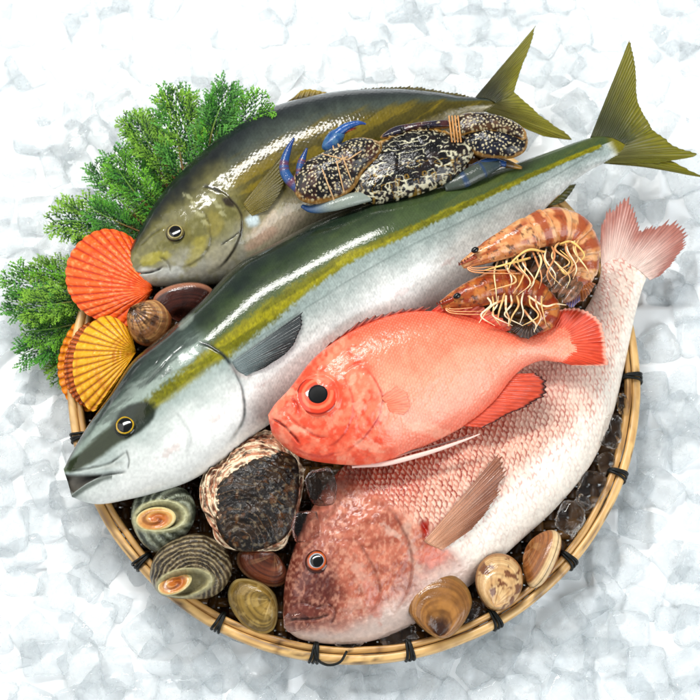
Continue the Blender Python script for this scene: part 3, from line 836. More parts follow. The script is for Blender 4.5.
fin('pectoral_fin', pb, on(FB, [q[0] for q in pt], [q[1] for q in pt], 4), 18, M['fin'], br, (214, 166, 136), (150, 98, 72), (84, 42, 28), .1, 2.5, .5, 36, seed=14, raydepth=.5)

# --- orange red big-eyed fish on top
def paint_red(f):
    X, Y, U, C = f.X, f.Y, f.U, f.C
    n = fbm(X / 16, Y / 16, 4); nf = fbm(X / 2.6, Y / 2.6, 3); nm = fbm(X / 6, Y / 9, 4)
    full = lambda c_: np.broadcast_to(lin(c_), X.shape + (3,))
    c = mixc(full((224, 96, 66)), lin((238, 128, 98)), ss(-.95, -.5, C + .3 * (n - .5)))
    c = mixc(c, lin((242, 168, 140)), ss(-.5, .2, C + .7 * (n - .5)) * .75)
    c = mixc(c, lin((234, 124, 98)), ss(.6, 1, C))
    hd = ss(.36, .31, U - .03 * C + .02 * (n - .5))
    sc, idn, al = shingle(f, 2.5, 3.7, 3.3, .8)
    c = mixc(c, lin((246, 190, 166)), ss(.75, .4, sc) * .2 * (1 - hd))
    c = mixc(c, lin((212, 84, 58)), ss(.7, .9, sc) * ss(1, .93, sc) * (.1 + .3 * idn) * (1 - hd))
    hc = mixc(full((224, 86, 58)), lin((238, 124, 94)), ss(.35, .65, fbm(X / 9, Y / 9, 4)))
    hc = mixc(hc, lin((240, 160, 130)), ss(.58, .72, nm) * .5)
    c = mixc(c, hc, hd)
    p = Paint(f, c)
    p.dz += .16 * sc ** 3 * (1 - hd) + hd * 1.6 * (fbm(X / 8, Y / 8, 4) - .5) + .5 * (nf - .5) + 1.6 * (n - .5)
    p.flap([(336, 370), (347, 384), (352, 402), (350, 420), (340, 438), (322, 450)], 1.3, 6, (186, 48, 32), .6, side=1)
    p.flap([(360, 362), (374, 380), (382, 400), (376, 420), (362, 438), (342, 454)], 1.7, 9, (176, 42, 28), .65, side=1)
    p.flap([(290, 444), (304, 452), (322, 456), (344, 450)], 1.1, 6, (190, 50, 34), .5, side=-1)
    p.crease([(269, 417), (282, 424), (294, 436), (302, 448)], 1.2, 2.4, (120, 24, 18), .9)
    p.crease([(282, 408), (297, 424), (316, 436), (332, 438)], 1.6, 1.5, (186, 48, 30), .7)
    p.crease([(290, 396), (297, 404), (299, 414)], 1.5, 1.5, (176, 42, 28), .7)
    p.crease([(344, 372), (352, 366), (362, 362)], 1.2, 1, (186, 48, 30), .5)
    for cx, cy, rx, ry in ((384, 410, 6, 11), (352, 380, 5, 8), (300, 430, 14, 4), (366, 446, 16, 6), (360, 402, 6, 12), (290, 392, 8, 4), (430, 430, 34, 8)):
        p.blot(cx, cy, rx, ry, .2, (242, 180, 152), .5, ns=.8, sc=4)
    d = np.abs(np.hypot(X - 318, Y - 395.5) - 21)
    p.dz += 1.8 * np.exp(-(d / 2) ** 2)
    return np.clip(p.c * (.88 + .24 * nf)[..., None], 0, 1), p.dz
rd = thing('alfonsino', 'bright orange red fish with a very big eye, lying on top of the pink fish', 'fish', W(420, 390, 80))
st = [(268, 415, 270, 425, 118, 116, 3), (275, 404, 275, 438, 120, 112, 12), (290, 388, 300, 457, 122, 108, 20), (311, 361, 330, 463.5, 124, 104, 25), (337, 340, 362, 465, 125, 102, 28), (363, 325.5, 390, 460, 124, 100, 29), (394, 314.5, 430, 444, 122, 98, 28), (425, 311, 466, 425, 119, 96, 26), (456, 314, 492, 404, 116, 95, 22),
      (482, 322, 508, 384, 112, 95, 17), (507, 332, 522, 369, 108, 95, 12), (530, 335.5, 540, 361, 104, 95, 8), (548, 328, 556, 362, 103, 95, 5), (562, 324, 568, 362, 103, 96, 2.5), (574, 326, 578, 358, 103, 98, 1)]
FR = fish_body('body', st, M['red'], rd, paint_red, 420, 200, power=.6)
eye(FR, 318, 395.5, 21, rd, [(0, (120, 50, 40)), (.44, (226, 96, 66)), (.58, (240, 136, 104)), (.72, (222, 84, 56)), (.88, (150, 44, 28)), (.95, (232, 112, 84))], 9.2, (30, 32, 34), lift=-3.5, bulge=.26, pm='pupil')
fin('caudal_fin', P([(550, 330, 103), (566, 334, 102), (572, 344, 101)]), P([(556, 310, 105), (579, 307, 106), (602, 322, 106), (606, 342, 104)]), 15, M['fin'], rd, (226, 104, 74), (206, 78, 50), (166, 42, 26), .06, 2, .8, 26, seed=15, edge=(236, 170, 150), dense=5)
fin('caudal_fin', P([(572, 342, 101), (568, 352, 98), (556, 361, 96)]), P([(606, 338, 104), (607, 352, 102), (608, 365, 100), (574, 366, 94)]), 13, M['fin'], rd, (226, 104, 74), (206, 78, 50), (166, 42, 26), .06, 2, .8, 26, seed=16, edge=(236, 170, 150), dense=5)
fin('dorsal_fin', P([(322, 352, 124), (352, 332, 125), (386, 318, 124), (424, 311, 120)]), P([(334, 338, 128), (362, 320, 128), (396, 308, 127), (434, 305, 123)]), 11, M['fin'], rd, (180, 60, 44), (60, 30, 28), (226, 150, 130), .35, 1, .7, 12, seed=17)
fin('dorsal_fin', P([(430, 312, 119), (458, 315, 116), (484, 324, 112), (504, 332, 108)]), P([(446, 300, 124), (476, 303, 120), (505, 318, 114), (516, 329, 109)]), 14, M['fin'], rd, (206, 76, 52), (220, 124, 98), (160, 36, 26), .15, 2, .7, 20, seed=18)
fin('anal_fin', P([(462, 426, 98), (492, 402, 97), (514, 374, 97)]), P([(484, 428, 100), (546, 397, 102), (549, 382, 101), (538, 373, 98)]), 15, M['fin'], rd, (216, 98, 70), (200, 86, 60), (120, 30, 22), .12, 2, .7, 26, seed=19, edge=(50, 22, 18))
fin('pelvic_fin', P([(330, 462, 102), (350, 465, 102), (372, 464, 102)]), P([(440, 446, 101), (456, 441, 102), (470, 436, 103), (480, 432, 104)]), 8, M['fin'], rd, (226, 170, 156), (130, 66, 56), (240, 216, 206), .05, 1, .9, 20, seed=20)
pb = on(FR, [381, 386, 390], [398, 404, 412], .3)
fin('pectoral_fin', pb, on(FR, [398, 410, 413, 405], [386, 394, 406, 415], .9), 10, M['fin'], rd, (236, 136, 106), (240, 160, 132), (222, 110, 84), .12, .5, .2, 20, seed=21, raydepth=.25)

def spine(f_parent, pts, rads, col, name):
    p = cr(W([q[0] for q in pts], [q[1] for q in pts], [q[2] for q in pts]), 40); sp = MB()
    sp.tube(p, np.interp(np.linspace(0, 1, 40), np.linspace(0, 1, len(rads)), rads), lin(col), 8, .6); sp.build(name, M['fin'], f_parent)
spine(rd, [(352, 467, 100), (388, 463, 101), (430, 452, 102), (462, 441, 103), (480, 434, 103)], [1, 2.6, 2.4, 1.8, .6], (232, 200, 190), 'fin_spine')
# ------------------------------------------------------------------ shellfish
def nrmv(v): v = np.asarray(v, float); return v / np.linalg.norm(v)
def clam(label, px, py, z, L, H, T, n, u, colf, group='clams in the basket', growth=26, name='clam', asym=.08, taper=.2, ribs=0, gl=.22):
    n = nrmv(n); u = np.asarray(u, float); u = nrmv(u - n * (u @ n)); x = np.cross(u, n)
    c = W(px, py, z)
    root = thing(name, label, 'clam', c, group)
    m, k = 44, 120
    a = np.linspace(0, 2 * np.pi, k, endpoint=False)
    oy = np.cos(a); ox = np.sin(a)
    ox = np.sign(ox) * np.abs(ox) ** .92 * (1 - taper * np.maximum(oy, 0) ** 1.3 - .05 * oy)
    O = np.stack([ox * L / 2, oy * H / 2], -1)
    Uo = np.array([asym * L, .44 * H])
    rho = np.sin(np.linspace(0, np.pi / 2, m))
    R, A = np.meshgrid(rho, a, indexing='ij')
    pts = Uo + R[..., None] * (O[None] - Uo)
    for s, nm in ((1, 'upper_valve'), (-1, 'lower_valve')):
        h = T * (1 - R ** 2.3) ** .56 * (.62 + .38 * ss(0, .5, R))
        h = h + gl * np.sin(R * growth * 2 * np.pi + 2 * vnoise(A * 2, R * 3)) * R * (1 - R ** 6) + .5 * (fbm(pts[..., 0] / 7 + s * 9, pts[..., 1] / 7, 3) - .5) * (1 - R ** 4)
        if ribs: h = h + .8 * np.cos(A * ribs) * R * (1 - R ** 4)
        h = h + .25
        V = c + pts[..., :1] * x + pts[..., 1:2] * u + (s * h)[..., None] * n
        cc = colf(R, A, pts[..., 0], pts[..., 1], s)
        g = .5 + .5 * np.sin(R * growth * 2 * np.pi + 2 * vnoise(A * 2, R * 3))
        cc = cc * (1 - .22 * g * R)[..., None]
        F = grid_faces(m, k, wrapv=True)
        mesh(nm, V.reshape(-1, 3), F if s < 0 else F[:, ::-1], M['shell'], root, cc.reshape(-1, 3))
    return root
def clamcol(base, band, ray, blot=0, edge=None, seed=0, rayn=5.0, ramp=.45, tip=None):
    def f(R, A, x, y, s):
        c = mixc(np.broadcast_to(lin(base), R.shape + (3,)), lin(band), ss(.35, .65, fbm(R * 24 + seed, A * .5, 3)) * .65)
        an = np.minimum(A, 2 * np.pi - A)
        c = mixc(c, lin(ray), ss(.45, .85, vnoise(np.cos(A) * rayn + 9 + seed + .5 * fbm(x / 5, y / 5, 2), np.sin(A) * rayn + 5 + 2 * R)) * ss(1.1, .1, R + .5 * (fbm(x / 8, y / 8 + seed, 3) - .5)) * ramp)
        if tip is not None: c = mixc(c, lin(tip), ss(.5, .12, R + .35 * (fbm(x / 7, y / 7 + seed, 3) - .5)) * .9)
        if blot: c = mixc(c, lin(ray), ss(.56, .62, fbm(x / 6 + seed, y / 6 + 7, 3)) * blot)
        if edge is not None: c = mixc(c, lin(edge), ss(.9, .97, R))
        return c * (.85 + .3 * fbm(x / 3, y / 3 + seed, 3))[..., None]
    return f
clam('reddish brown glossy clam between the oyster and the olive clam', 263, 566, 40, 54, 34, 13, (.05, -.15, 1), (.5, 1, 0), clamcol((140, 84, 60), (80, 42, 32), (206, 170, 130), 0, (170, 130, 96), 2))
clam('olive tan clam below the brown clam, against the front rim', 254, 605, 44, 60, 42, 14, (-.15, -.35, 1), (.8, .55, .3), clamcol((166, 140, 78), (96, 76, 38), (214, 190, 134), .3, (180, 160, 110), 5))
clam('tan fan shaped clam with fine rings and a dark tip, over the front rim', 440, 606, 52, 62, 62, 14, (0, -.1, 1), (.14, -1, -.1), clamcol((178, 132, 76), (132, 92, 50), (92, 58, 40), 0, (150, 116, 70), 9, 4.0, .3, (56, 30, 26)), growth=34, gl=.4, taper=.32)
clam('cream clam with brown blotches, right of the tan fan shaped clam', 499, 582, 50, 46, 55, 15, (.05, -.05, 1), (-.1, -1, -.1), clamcol((222, 194, 150), (200, 160, 112), (120, 72, 48), .85, (176, 134, 90), 14), taper=.1)
clam('tan clam standing on its hinge with its seam up, rightmost of the clams', 543, 559, 44, 60, 34, 14.5, (-.72, .3, .42), (.55, -.2, -.8), clamcol((176, 122, 72), (128, 80, 44), (214, 176, 126), 0, (226, 200, 160), 20))
clam('cream and dark brown striped clam between the yellow scallop and the silver fish', 149, 322, 62, 48, 44, 16, (-.1, -.25, 1), (-.9, .5, 0), clamcol((200, 160, 110), (140, 88, 56), (44, 18, 14), .6, (170, 110, 70), 31, 9.0, .95), ribs=19)
clam('dark red brown clam with a pale edge line under the chin of the olive fish', 184, 300, 64, 62, 36, 14, (.1, -.62, .7), (.1, -.6, -.7), clamcol((90, 48, 36), (56, 28, 22), (40, 20, 18), 0, (170, 124, 100), 40))

# --- fan scallops
def valve(name, hinge, outline, z0, z1, T, parent, cols, ribs=21, sgn=1, seed=0, zedge=0):
    O = cr(outline, 260)
    k = len(O); m = 70
    a = np.linspace(-1, 1, k)[None]; rho = np.linspace(0, 1, m)[:, None] ** .85
    rb = 2 * np.abs(np.cos(np.linspace(0, ribs * np.pi, k)))[None] ** .8 - 1
    ext = 1 + .007 * rb
    X = hinge[0] + (O[:, 0] - hinge[0])[None] * rho * ext; Y = hinge[1] + (O[:, 1] - hinge[1])[None] * rho * ext
    prof = np.sin(np.pi * np.clip(rho, 0, 1) ** .8 * .94) ** .75 * (1 - .9 * np.abs(a) ** 4)
    gr = vnoise(rho * 26 + seed, a * 2 + seed)
    Z = z0 + (z1 - z0) * rho + sgn * (T * prof + (.15 + 1.1 * rho) * rb * (1 - np.abs(a) ** 8) * .62 + .9 * (gr - .5) + .5 * (fbm(rho * 30 + seed, a * 20, 2) - .5))
    P = W(X, Y, Z)
    sh = .5 + .5 * rb * np.ones_like(rho)
    c = mixc(np.broadcast_to(lin(cols[0]), P.shape), lin(cols[1]), ss(.1, .8, sh))
    c = mixc(c, lin(cols[2]), ss(.5, .8, fbm(rho * 22 + seed, a * 1.5, 3)) * .6)
    fl = fbm(rho * 30 + seed, a * 40, 2)
    c = mixc(c, lin(cols[3]), ss(.6, .75, fl) * .5 * sh)
    V = np.concatenate([P, P - np.array([0, 0, 1.6])], 0)
    F1 = grid_faces(m, k); 
    area_ = np.sum(O[:-1, 0] * O[1:, 1] - O[:-1, 1] * O[1:, 0])
    F2 = F1[:, ::-1] + m * k
    e = []
    for row in (m - 1,):
        i = np.arange(k - 1) + row * k
        e.append(np.stack([i, i + 1, i + 1 + m * k, i + m * k], -1))
    for cidx in (0, k - 1):
        i = np.arange(m - 1) * k + cidx
        e.append(np.stack([i, i + k, i + k + m * k, i + m * k], -1))
    return mesh(name, V.reshape(-1, 3), np.vstack([F1, F2] + e), M['scallop'], parent, np.vstack([c.reshape(-1, 3)] * 2))
sc1 = thing('scallop', 'orange red ribbed fan scallop leaning on the green sprigs', 'scallop', W(108, 276, 20))
oo = [(134, 326), (122, 329), (108, 321), (92, 317), (76, 304), (67, 286), (67, 264), (76, 246), (90, 234), (106, 229), (122, 232), (134, 240), (142, 256)]
valve('lower_valve', (153, 289), oo, 48, 50, 9, sc1, [(150, 60, 24), (196, 84, 34), (120, 46, 20), (220, 130, 80)], sgn=-1, seed=4)
valve('upper_valve', (153, 289), oo, 52, 53, 17, sc1, [(170, 44, 8), (236, 100, 34), (200, 62, 14), (244, 170, 110)], seed=2)
sc2 = thing('scallop', 'yellow ribbed fan scallop, slightly open, left of the silver fish head', 'scallop', W(98, 360, 20))
valve('lower_valve', (134, 354), [(128, 328), (112, 318), (92, 316), (76, 322), (64, 340), (58, 362), (60, 384), (68, 400), (80, 410), (94, 410), (104, 404)], 44, 38, 7, sc2, [(168, 84, 8), (226, 140, 20), (140, 70, 14), (230, 170, 60)], sgn=-1, seed=7)
valve('mantle', (134, 354), [(128, 330), (112, 322), (94, 321), (80, 328), (69, 345), (64, 364), (66, 384), (74, 398), (84, 406), (96, 406), (104, 400)], 46, 44, 1.2, sc2, [(110, 40, 8), (190, 96, 14), (90, 34, 8), (220, 150, 40)], ribs=31, seed=9)
valve('upper_valve', (136, 352), [(131, 332), (118, 319), (104, 316), (88, 326), (77, 344), (73, 364), (75, 384), (82, 400), (92, 411), (102, 404), (114, 389), (124, 374)], 54, 58, 14, sc2, [(150, 84, 4), (222, 164, 26), (176, 100, 10), (236, 200, 80)], seed=5)

# --- turban snails, mouth up
def turban(label, outl, cen, z, T, app, mouth, oper, cols, pitch, seed):
    """outl: body whorl outline; app: where the spiral ribs wind round; mouth, oper: (px, py, rx, ry, rot)"""
    root = thing('turban_snail', label, 'sea snail', W(cen[0], cen[1], z - 20), 'turban snails')
    def loc(X, Y, e):
        c_, s_ = math.cos(e[4]), math.sin(e[4]); u = ((X - e[0]) * c_ + (Y - e[1]) * s_) / e[2]; v = (-(X - e[0]) * s_ + (Y - e[1]) * c_) / e[3]
        return u, v
    def fld(X, Y):
        wx = X + 7 * (fbm(X / 16 + seed, Y / 16, 4) - .5); wy = Y + 7 * (fbm(X / 16, Y / 16 + seed, 4) - .5)
        d = np.hypot((wx - app[0]) * app[2], wy - app[1]); a = np.arctan2(wy - app[1], wx - app[0])
        return d + a * pitch / (2 * np.pi) * 1.0, a
    def zf(X, Y, R, A):
        d, a = fld(X, Y); u, v = loc(X, Y, mouth); m = np.hypot(u, v)
        rib = np.cos(2 * np.pi * d / pitch)
        g = (1 - R ** 6)
        out = (.75 * rib + .3 * np.cos(a * 46 + d * .3)) * g * ss(.98, 1.15, m) + 1.6 * (fbm(X / 12 + seed, Y / 12, 3) - .5) * g
        return out - 7 * ss(1.0, .6, m) + 2.2 * np.exp(-((m - 1.0) / .12) ** 2)
    def cf(X, Y, R, A):
        d, a = fld(X, Y); u, v = loc(X, Y, mouth); m = np.hypot(u, v)
        rib = .5 + .5 * np.cos(2 * np.pi * d / pitch)
        c = mixc(np.broadcast_to(lin(cols[0]), X.shape + (3,)), lin(cols[1]), ss(.35, .65, fbm(X / 9 + seed, Y / 9, 4)))
        c = mixc(c, lin(cols[2]), ss(.5, 1.0, rib + .9 * (fbm(X / 2.2, Y / 2.2 + seed, 2) - .5)) * .5)
        c = mixc(c, lin(cols[3]), ss(.45, .05, rib + .5 * (fbm(X / 3, Y / 3 + seed, 2) - .5)) * .6)
        c = mixc(c, lin(cols[4]), ss(1.22, 1.02, m) * .85)
        return mixc(c, lin((112, 104, 74)), ss(.95, .7, m) * .8) * (.75 + .5 * fbm(X / 2.5, Y / 2.5 + seed, 3))[..., None]
    pillow('shell', outl, cen, z, T, M['rough'], root, cf, n=280, m=110, power=.5, zf=zf)
    n, k = 44, 90
    rho = np.linspace(0, 1, n) ** .85; RR, TT = np.meshgrid(rho, np.linspace(0, 2 * np.pi, k, endpoint=False), indexing='ij')
    c_, s_ = math.cos(oper[4]), math.sin(oper[4])
    x = RR * np.cos(TT) * oper[2]; y = RR * np.sin(TT) * oper[3]
    X = oper[0] + x * c_ - y * s_; Y = oper[1] + x * s_ + y * c_
    sp = np.cos(TT - 7 * RR)
    h = oper[5] + 3.4 * np.sqrt(np.maximum(0, 1 - RR ** 4)) + 1.5 * sp * (1 - RR) * np.minimum(1, RR * 4) - 1.2 * np.exp(-((RR - .45) / .2) ** 2) + oper[6] * y
    V = W(X, Y, z + T + h)
    cc = mixc(np.broadcast_to(lin((206, 164, 104)), V.shape), lin((184, 116, 54)), ss(.8, .3, RR + .2 * sp))
    cc = mixc(cc, lin((120, 54, 14)), ss(.3, 1, np.cos(TT - 7 * RR + 1)) * .6 * ss(.95, .6, RR))
    cc = mixc(cc, lin((214, 200, 152)), ss(.82, .93, RR + .05 * np.cos(TT))) * (.8 + .4 * fbm(X / 2.4, Y / 2.4, 3))[..., None]
    V2 = V.copy(); V2[..., 2] -= 3.2
    Vv = np.vstack([V.reshape(-1, 3), V2.reshape(-1, 3)])
    F = np.vstack([grid_faces(n, k, wrapv=True), grid_faces(n, k, wrapv=True)[:, ::-1] + n * k])
    jj = np.arange(k); a0 = (n - 1) * k
    F = np.vstack([F, np.stack([a0 + jj, a0 + (jj + 1) % k, a0 + (jj + 1) % k + n * k, a0 + jj + n * k], -1)])
    mesh('operculum', Vv, F, M['shell'], root, np.vstack([cc.reshape(-1, 3)] * 2))
turban('grey green turban snail with an orange trapdoor, nearest the silver fish jaw', [(131, 513), (133, 502), (140, 493), (152, 488), (168, 486), (183, 488), (193, 498), (196, 512), (192, 526), (183, 538), (170, 549), (158, 553), (146, 547), (137, 536), (132, 524)], (163, 519), 48, 20,
       (184, 514, 1.0), (162, 520, 26, 15, -.08), (156, 519, 20, 12, -.12, -4.5, 0), [(134, 136, 118), (92, 96, 80), (186, 192, 176), (60, 66, 54), (196, 194, 160)], 7.5, 3)
turban('brown ridged turban snail with an orange trapdoor, sitting on the left front rim', [(150, 573), (154, 558), (164, 546), (178, 538), (194, 534), (208, 536), (220, 544), (229, 556), (232, 570), (228, 582), (220, 592), (208, 598), (192, 599), (174, 598), (160, 594), (152, 584)], (190, 570), 54, 26,
       (196, 590, 1.0), (186, 586, 27, 12, -.14), (175, 583, 18, 10.5, -.42, -9.5, .3), [(120, 106, 84), (82, 70, 52), (190, 178, 146), (46, 38, 28), (190, 184, 148)], 4.6, 8)

# --- oyster
oy = thing('oyster', 'large dark rock oyster with frilled ivory and pink edge, in front of the silver fish', 'oyster', W(250, 493, 30))
OUT = np.array([(198, 486), (205, 470), (216, 457), (228, 444), (247, 435), (264, 433), (279, 436), (292, 445), (299, 456), (302, 472), (302, 490), (299, 508), (295, 523), (289, 536), (281, 545), (262, 550), (240, 552), (226, 546), (216, 537), (208, 524), (202, 508)], float)
OC = np.array([252, 494.0])
for k in range(6):
    s = 1 - .045 * k
    r = np.random.default_rng(60 + k)
    o2 = OC + (OUT - OC) * s * (1 + .035 * r.standard_normal(len(OUT))[:, None])
    def zf(X, Y, R, A, k=k): return (1.6 * np.sin(A * 31 + k * 2 + 5 * vnoise(A * 4, R * 0 + k)) + 7 * (fbm(A * 8 + k * 7, R * 8, 4) - .5)) * R ** 3 + 1.3 * np.sin(R * 60 + 6 * vnoise(A * 5, R * 2 + k)) * R ** 2
    def cf(X, Y, R, A, k=k):
        c = mixc(np.broadcast_to(lin((244, 228, 202)), X.shape + (3,)), lin((190, 130, 100)), ss(.46, .6, fbm(A * 3 + k * 5, R * 26, 4)) * .85)
        c = mixc(c, lin((80, 46, 34)), ss(.56, .68, fbm(A * 6 + k * 3, R * 34, 3)) * .75)
        return mixc(c, lin((60, 42, 30)), ss(.15, .02, np.abs(A / (2 * np.pi) - .5)) * .35)
    pillow('frill', o2, OC, 58 + 3.0 * k, 5, M['rough'], oy, cf, n=260, m=34, power=.35, zf=zf)
INN = np.array([(216, 504), (217, 486), (228, 474), (242, 464), (258, 457), (275, 451), (291, 455), (298, 464), (299, 490), (294, 514), (286, 536), (268, 547), (246, 552), (228, 545), (217, 526)], float)
def ozf(X, Y, R, A):
    d = np.hypot(X - 236, (Y - 548)) / 100 + .1 * fbm(X / 14, Y / 14, 3)
    return 1.2 * (np.mod(d * 15, 1) - .5) * (1 - R ** 6) + 6.0 * (fbm(X / 16, Y / 12, 5) - .5) * (1 - R ** 5)
def ocf(X, Y, R, A):
    n = fbm(X / 10, Y / 8, 5); d = np.hypot(X - 236, (Y - 548)) / 100 + .1 * fbm(X / 14, Y / 14, 3)
    c = mixc(np.broadcast_to(lin((40, 32, 28)), X.shape + (3,)), lin((70, 52, 34)), ss(.45, .7, n))
    c = mixc(c, lin((134, 104, 64)), ss(.8, .97, np.mod(d * 15, 1)) * ss(.45, .62, fbm(X / 7 + 4, Y / 7, 3)) * .6)
    c = mixc(c, lin((120, 80, 36)), ss(.6, .74, fbm(X / 7 + 30, Y / 7, 4)) * .6)
    return mixc(c, lin((190, 176, 150)), ss(.6, .75, fbm(X / 3.5, Y / 3.5 + 70, 4)) * .3)
pillow('upper_shell', INN, (256, 500), 71, 13, M['rough'], oy, ocf, n=300, m=90, power=.42, zf=ozf)

# ------------------------------------------------------------------ crab
crab = thing('crab', 'dark blue spotted crab with bound claws lying on the olive fish', 'crab', W(415, 165, 95))
def spots(X, Y, cell, rad, seed=0):
    i0 = np.floor(X / cell); j0 = np.floor(Y / cell); best = np.full(X.shape, 9.)
    for di in (-1, 0, 1):
        for dj in (-1, 0, 1):
            i = (i0 + di).astype(int); j = (j0 + dj).astype(int)
            jx = _T[(i + seed) % 256, j % 256]; jy = _T[(j + 91) % 256, (i + seed) % 256]
            q = .6 + .8 * _T[(i * 3) % 256, (j * 5 + seed) % 256]
            best = np.minimum(best, np.hypot(X - (i + jx) * cell, Y - (j + jy) * cell) / (rad * q))
    return best
def crabc(seed, pale=(214, 204, 172), dark=(30, 24, 28), net=.5, cell=3.5, rad=.95, brown=(70, 48, 40)):
    def f(X, Y, R, A):
        X = X + 1.6 * (fbm(X / 3, Y / 3, 2) - .5); Y = Y + 1.6 * (fbm(X / 3 + 9, Y / 3, 2) - .5)
        c = mixc(np.broadcast_to(lin(dark), X.shape + (3,)), lin(brown), ss(.45, .7, fbm(X / 12 + seed, Y / 12, 3)))
        s_ = spots(X, Y, cell, rad, seed)
        c = mixc(c, lin(pale), ss(1.1, .7, s_) * .8)
        return mixc(c, lin((190, 150, 84)), ss(.9, .98, R + .1 * (fbm(X / 4, Y / 4, 2) - .5)) * .7)
    return f
def bumps(cell, rad, h, seed, rough=1.5):
    return lambda X, Y, R, A: h * ss(1.2, .3, spots(X, Y, cell, rad, seed)) * (1 - R ** 8) + rough * (fbm(X / 6, Y / 6, 3) - .5) * (1 - R ** 4)
def zc_lin(x0, z0, x1, z1): return lambda x, y: z0 + (np.asarray(x, float) - x0) / (x1 - x0) * (z1 - z0)
# walking legs and paddles (under the shell)
blue = (52, 92, 140)
def legtube(name, pts, rad, cols, sq=.6, n=26, parent=None, m='crab'):
    p = cr(W([q[0] for q in pts], [q[1] for q in pts], [q[2] for q in pts]), n)
    mb = MB(); t = np.linspace(0, 1, n)
    c = mixc(np.broadcast_to(lin(cols[0]), (n, 3)), lin(cols[1]), ss(.5, .95, t) ) 
    c = mixc(c, lin(cols[2]), ss(.5, .7, fbm(t * 9 + pts[0][0], t * 0, 3)) * .6)
    mb.tube(p, np.interp(t, np.linspace(0, 1, len(rad)), rad), c, 12, sq)
    return mb.build(name, M[m], parent or crab)
legtube('leg', [(372, 196, 116), (354, 199, 120), (332, 205, 119), (312, 209, 112), (302, 206, 108)], [5, 7, 7, 5.5, 2], [(150, 158, 150), (44, 88, 134), (160, 120, 84)])
legtube('leg', [(365, 190, 110), (340, 192, 109), (322, 200, 104)], [5, 5.5, 4], [(110, 120, 112), (56, 92, 132), (150, 110, 80)])
legtube('leg', [(400, 198, 100), (372, 205, 98), (352, 208, 95)], [5, 5, 2], [(70, 74, 76), (44, 60, 80), (130, 96, 66)])
legtube('leg', [(444, 186, 108), (462, 180, 109), (482, 170, 108), (500, 163, 106)], [6, 9, 9, 4], [(92, 100, 92), (70, 84, 88), (40, 80, 130)])
legtube('leg', [(470, 170, 108), (490, 162, 107), (506, 164, 104)], [5, 5, 3], [(44, 78, 120), (52, 90, 140), (110, 92, 60)])
legtube('leg', [(494, 160, 102), (508, 164, 99), (522, 168, 95)], [4, 4.5, 1.5], [(120, 96, 56), (186, 150, 70), (90, 76, 50)])
# carapace
def cz(X, Y): return 112 + 0 * X
# carapace frame: u across (side to side), v front to back
def cuv(X, Y):
    c_, s_ = math.cos(-.19), math.sin(-.19)
    return (X - 412) * c_ + (Y - 166) * s_, -(X - 412) * s_ + (Y - 166) * c_
def carz(X, Y, R, A):
    u, v = cuv(X, Y); au = np.abs(u)
    g = .8 * np.exp(-((v - 6 - .006 * au ** 2) / 2.5) ** 2) * (au < 50) - 1.1 * np.exp(-((au - 14 - .25 * v) / 2.2) ** 2) * ss(26, 16, np.abs(v)) + 1.0 * np.exp(-((v + 9 + .004 * au ** 2) / 2.2) ** 2)
    return (g + 1.0 * (fbm(X / 9, Y / 9, 3) - .5) + .35 * ss(1.2, .4, spots(X, Y, 2.6, .8, 5))) * (1 - R ** 6)
def carc(X, Y, R, A):
    u, v = cuv(X, Y); au = np.abs(u) + 1.5 * (fbm(X / 7, Y / 7, 2) - .5)
    c = mixc(np.broadcast_to(lin((20, 18, 22)), X.shape + (3,)), lin((54, 40, 38)), ss(.5, .75, fbm(X / 12, Y / 9, 3)))
    # pale wandering marks, mirrored about the middle of the shell
    q = np.abs(fbm(au / 7.5 + 7, v / 5 + 2, 2) - .5)
    c = mixc(c, lin((214, 210, 186)), ss(.05, .03, q) * .9 * ss(.38, .44, vnoise(au / 6 + 3, v / 5 + 40)))
    q2 = np.abs(fbm(au / 10 + 70, v / 7, 2) - .5)
    c = mixc(c, lin((176, 146, 70)), ss(.03, .016, q2) * .6 * (v > 2))
    c = mixc(c, lin((196, 190, 166)), ss(1.1, .8, spots(X, Y, 4.6, 1.1, 9)) * ss(.62, .8, R) * .85)
    d1, _, _ = pdist(X, Y, [(362, 160), (385, 142), (409, 132), (436, 132), (458, 139)])
    return mixc(c, lin((196, 160, 96)), np.exp(-(d1 / 2.6) ** 2) * .85)
ol = [(346, 184), (352, 170), (362, 159)]
for a, b in (((362, 159), (386, 139)), ((386, 139), (409, 130)), ((409, 130), (437, 130)), ((437, 130), (462, 138))):
    for q in (.33, .66, 1.0):
        ol.append((a[0] + (b[0] - a[0]) * q, a[1] + (b[1] - a[1]) * q))
        ol.append((a[0] + (b[0] - a[0]) * (q + .04) - 1.0, a[1] + (b[1] - a[1]) * (q + .04) - 2.6))
ol += [(474, 150), (468, 163), (454, 178), (436, 188), (414, 196), (390, 202), (368, 204), (352, 200)]
pillow('carapace', ol, (412, 166), cz, 18, M['crab'], crab, carc, n=280, m=80, power=.5, zf=carz)
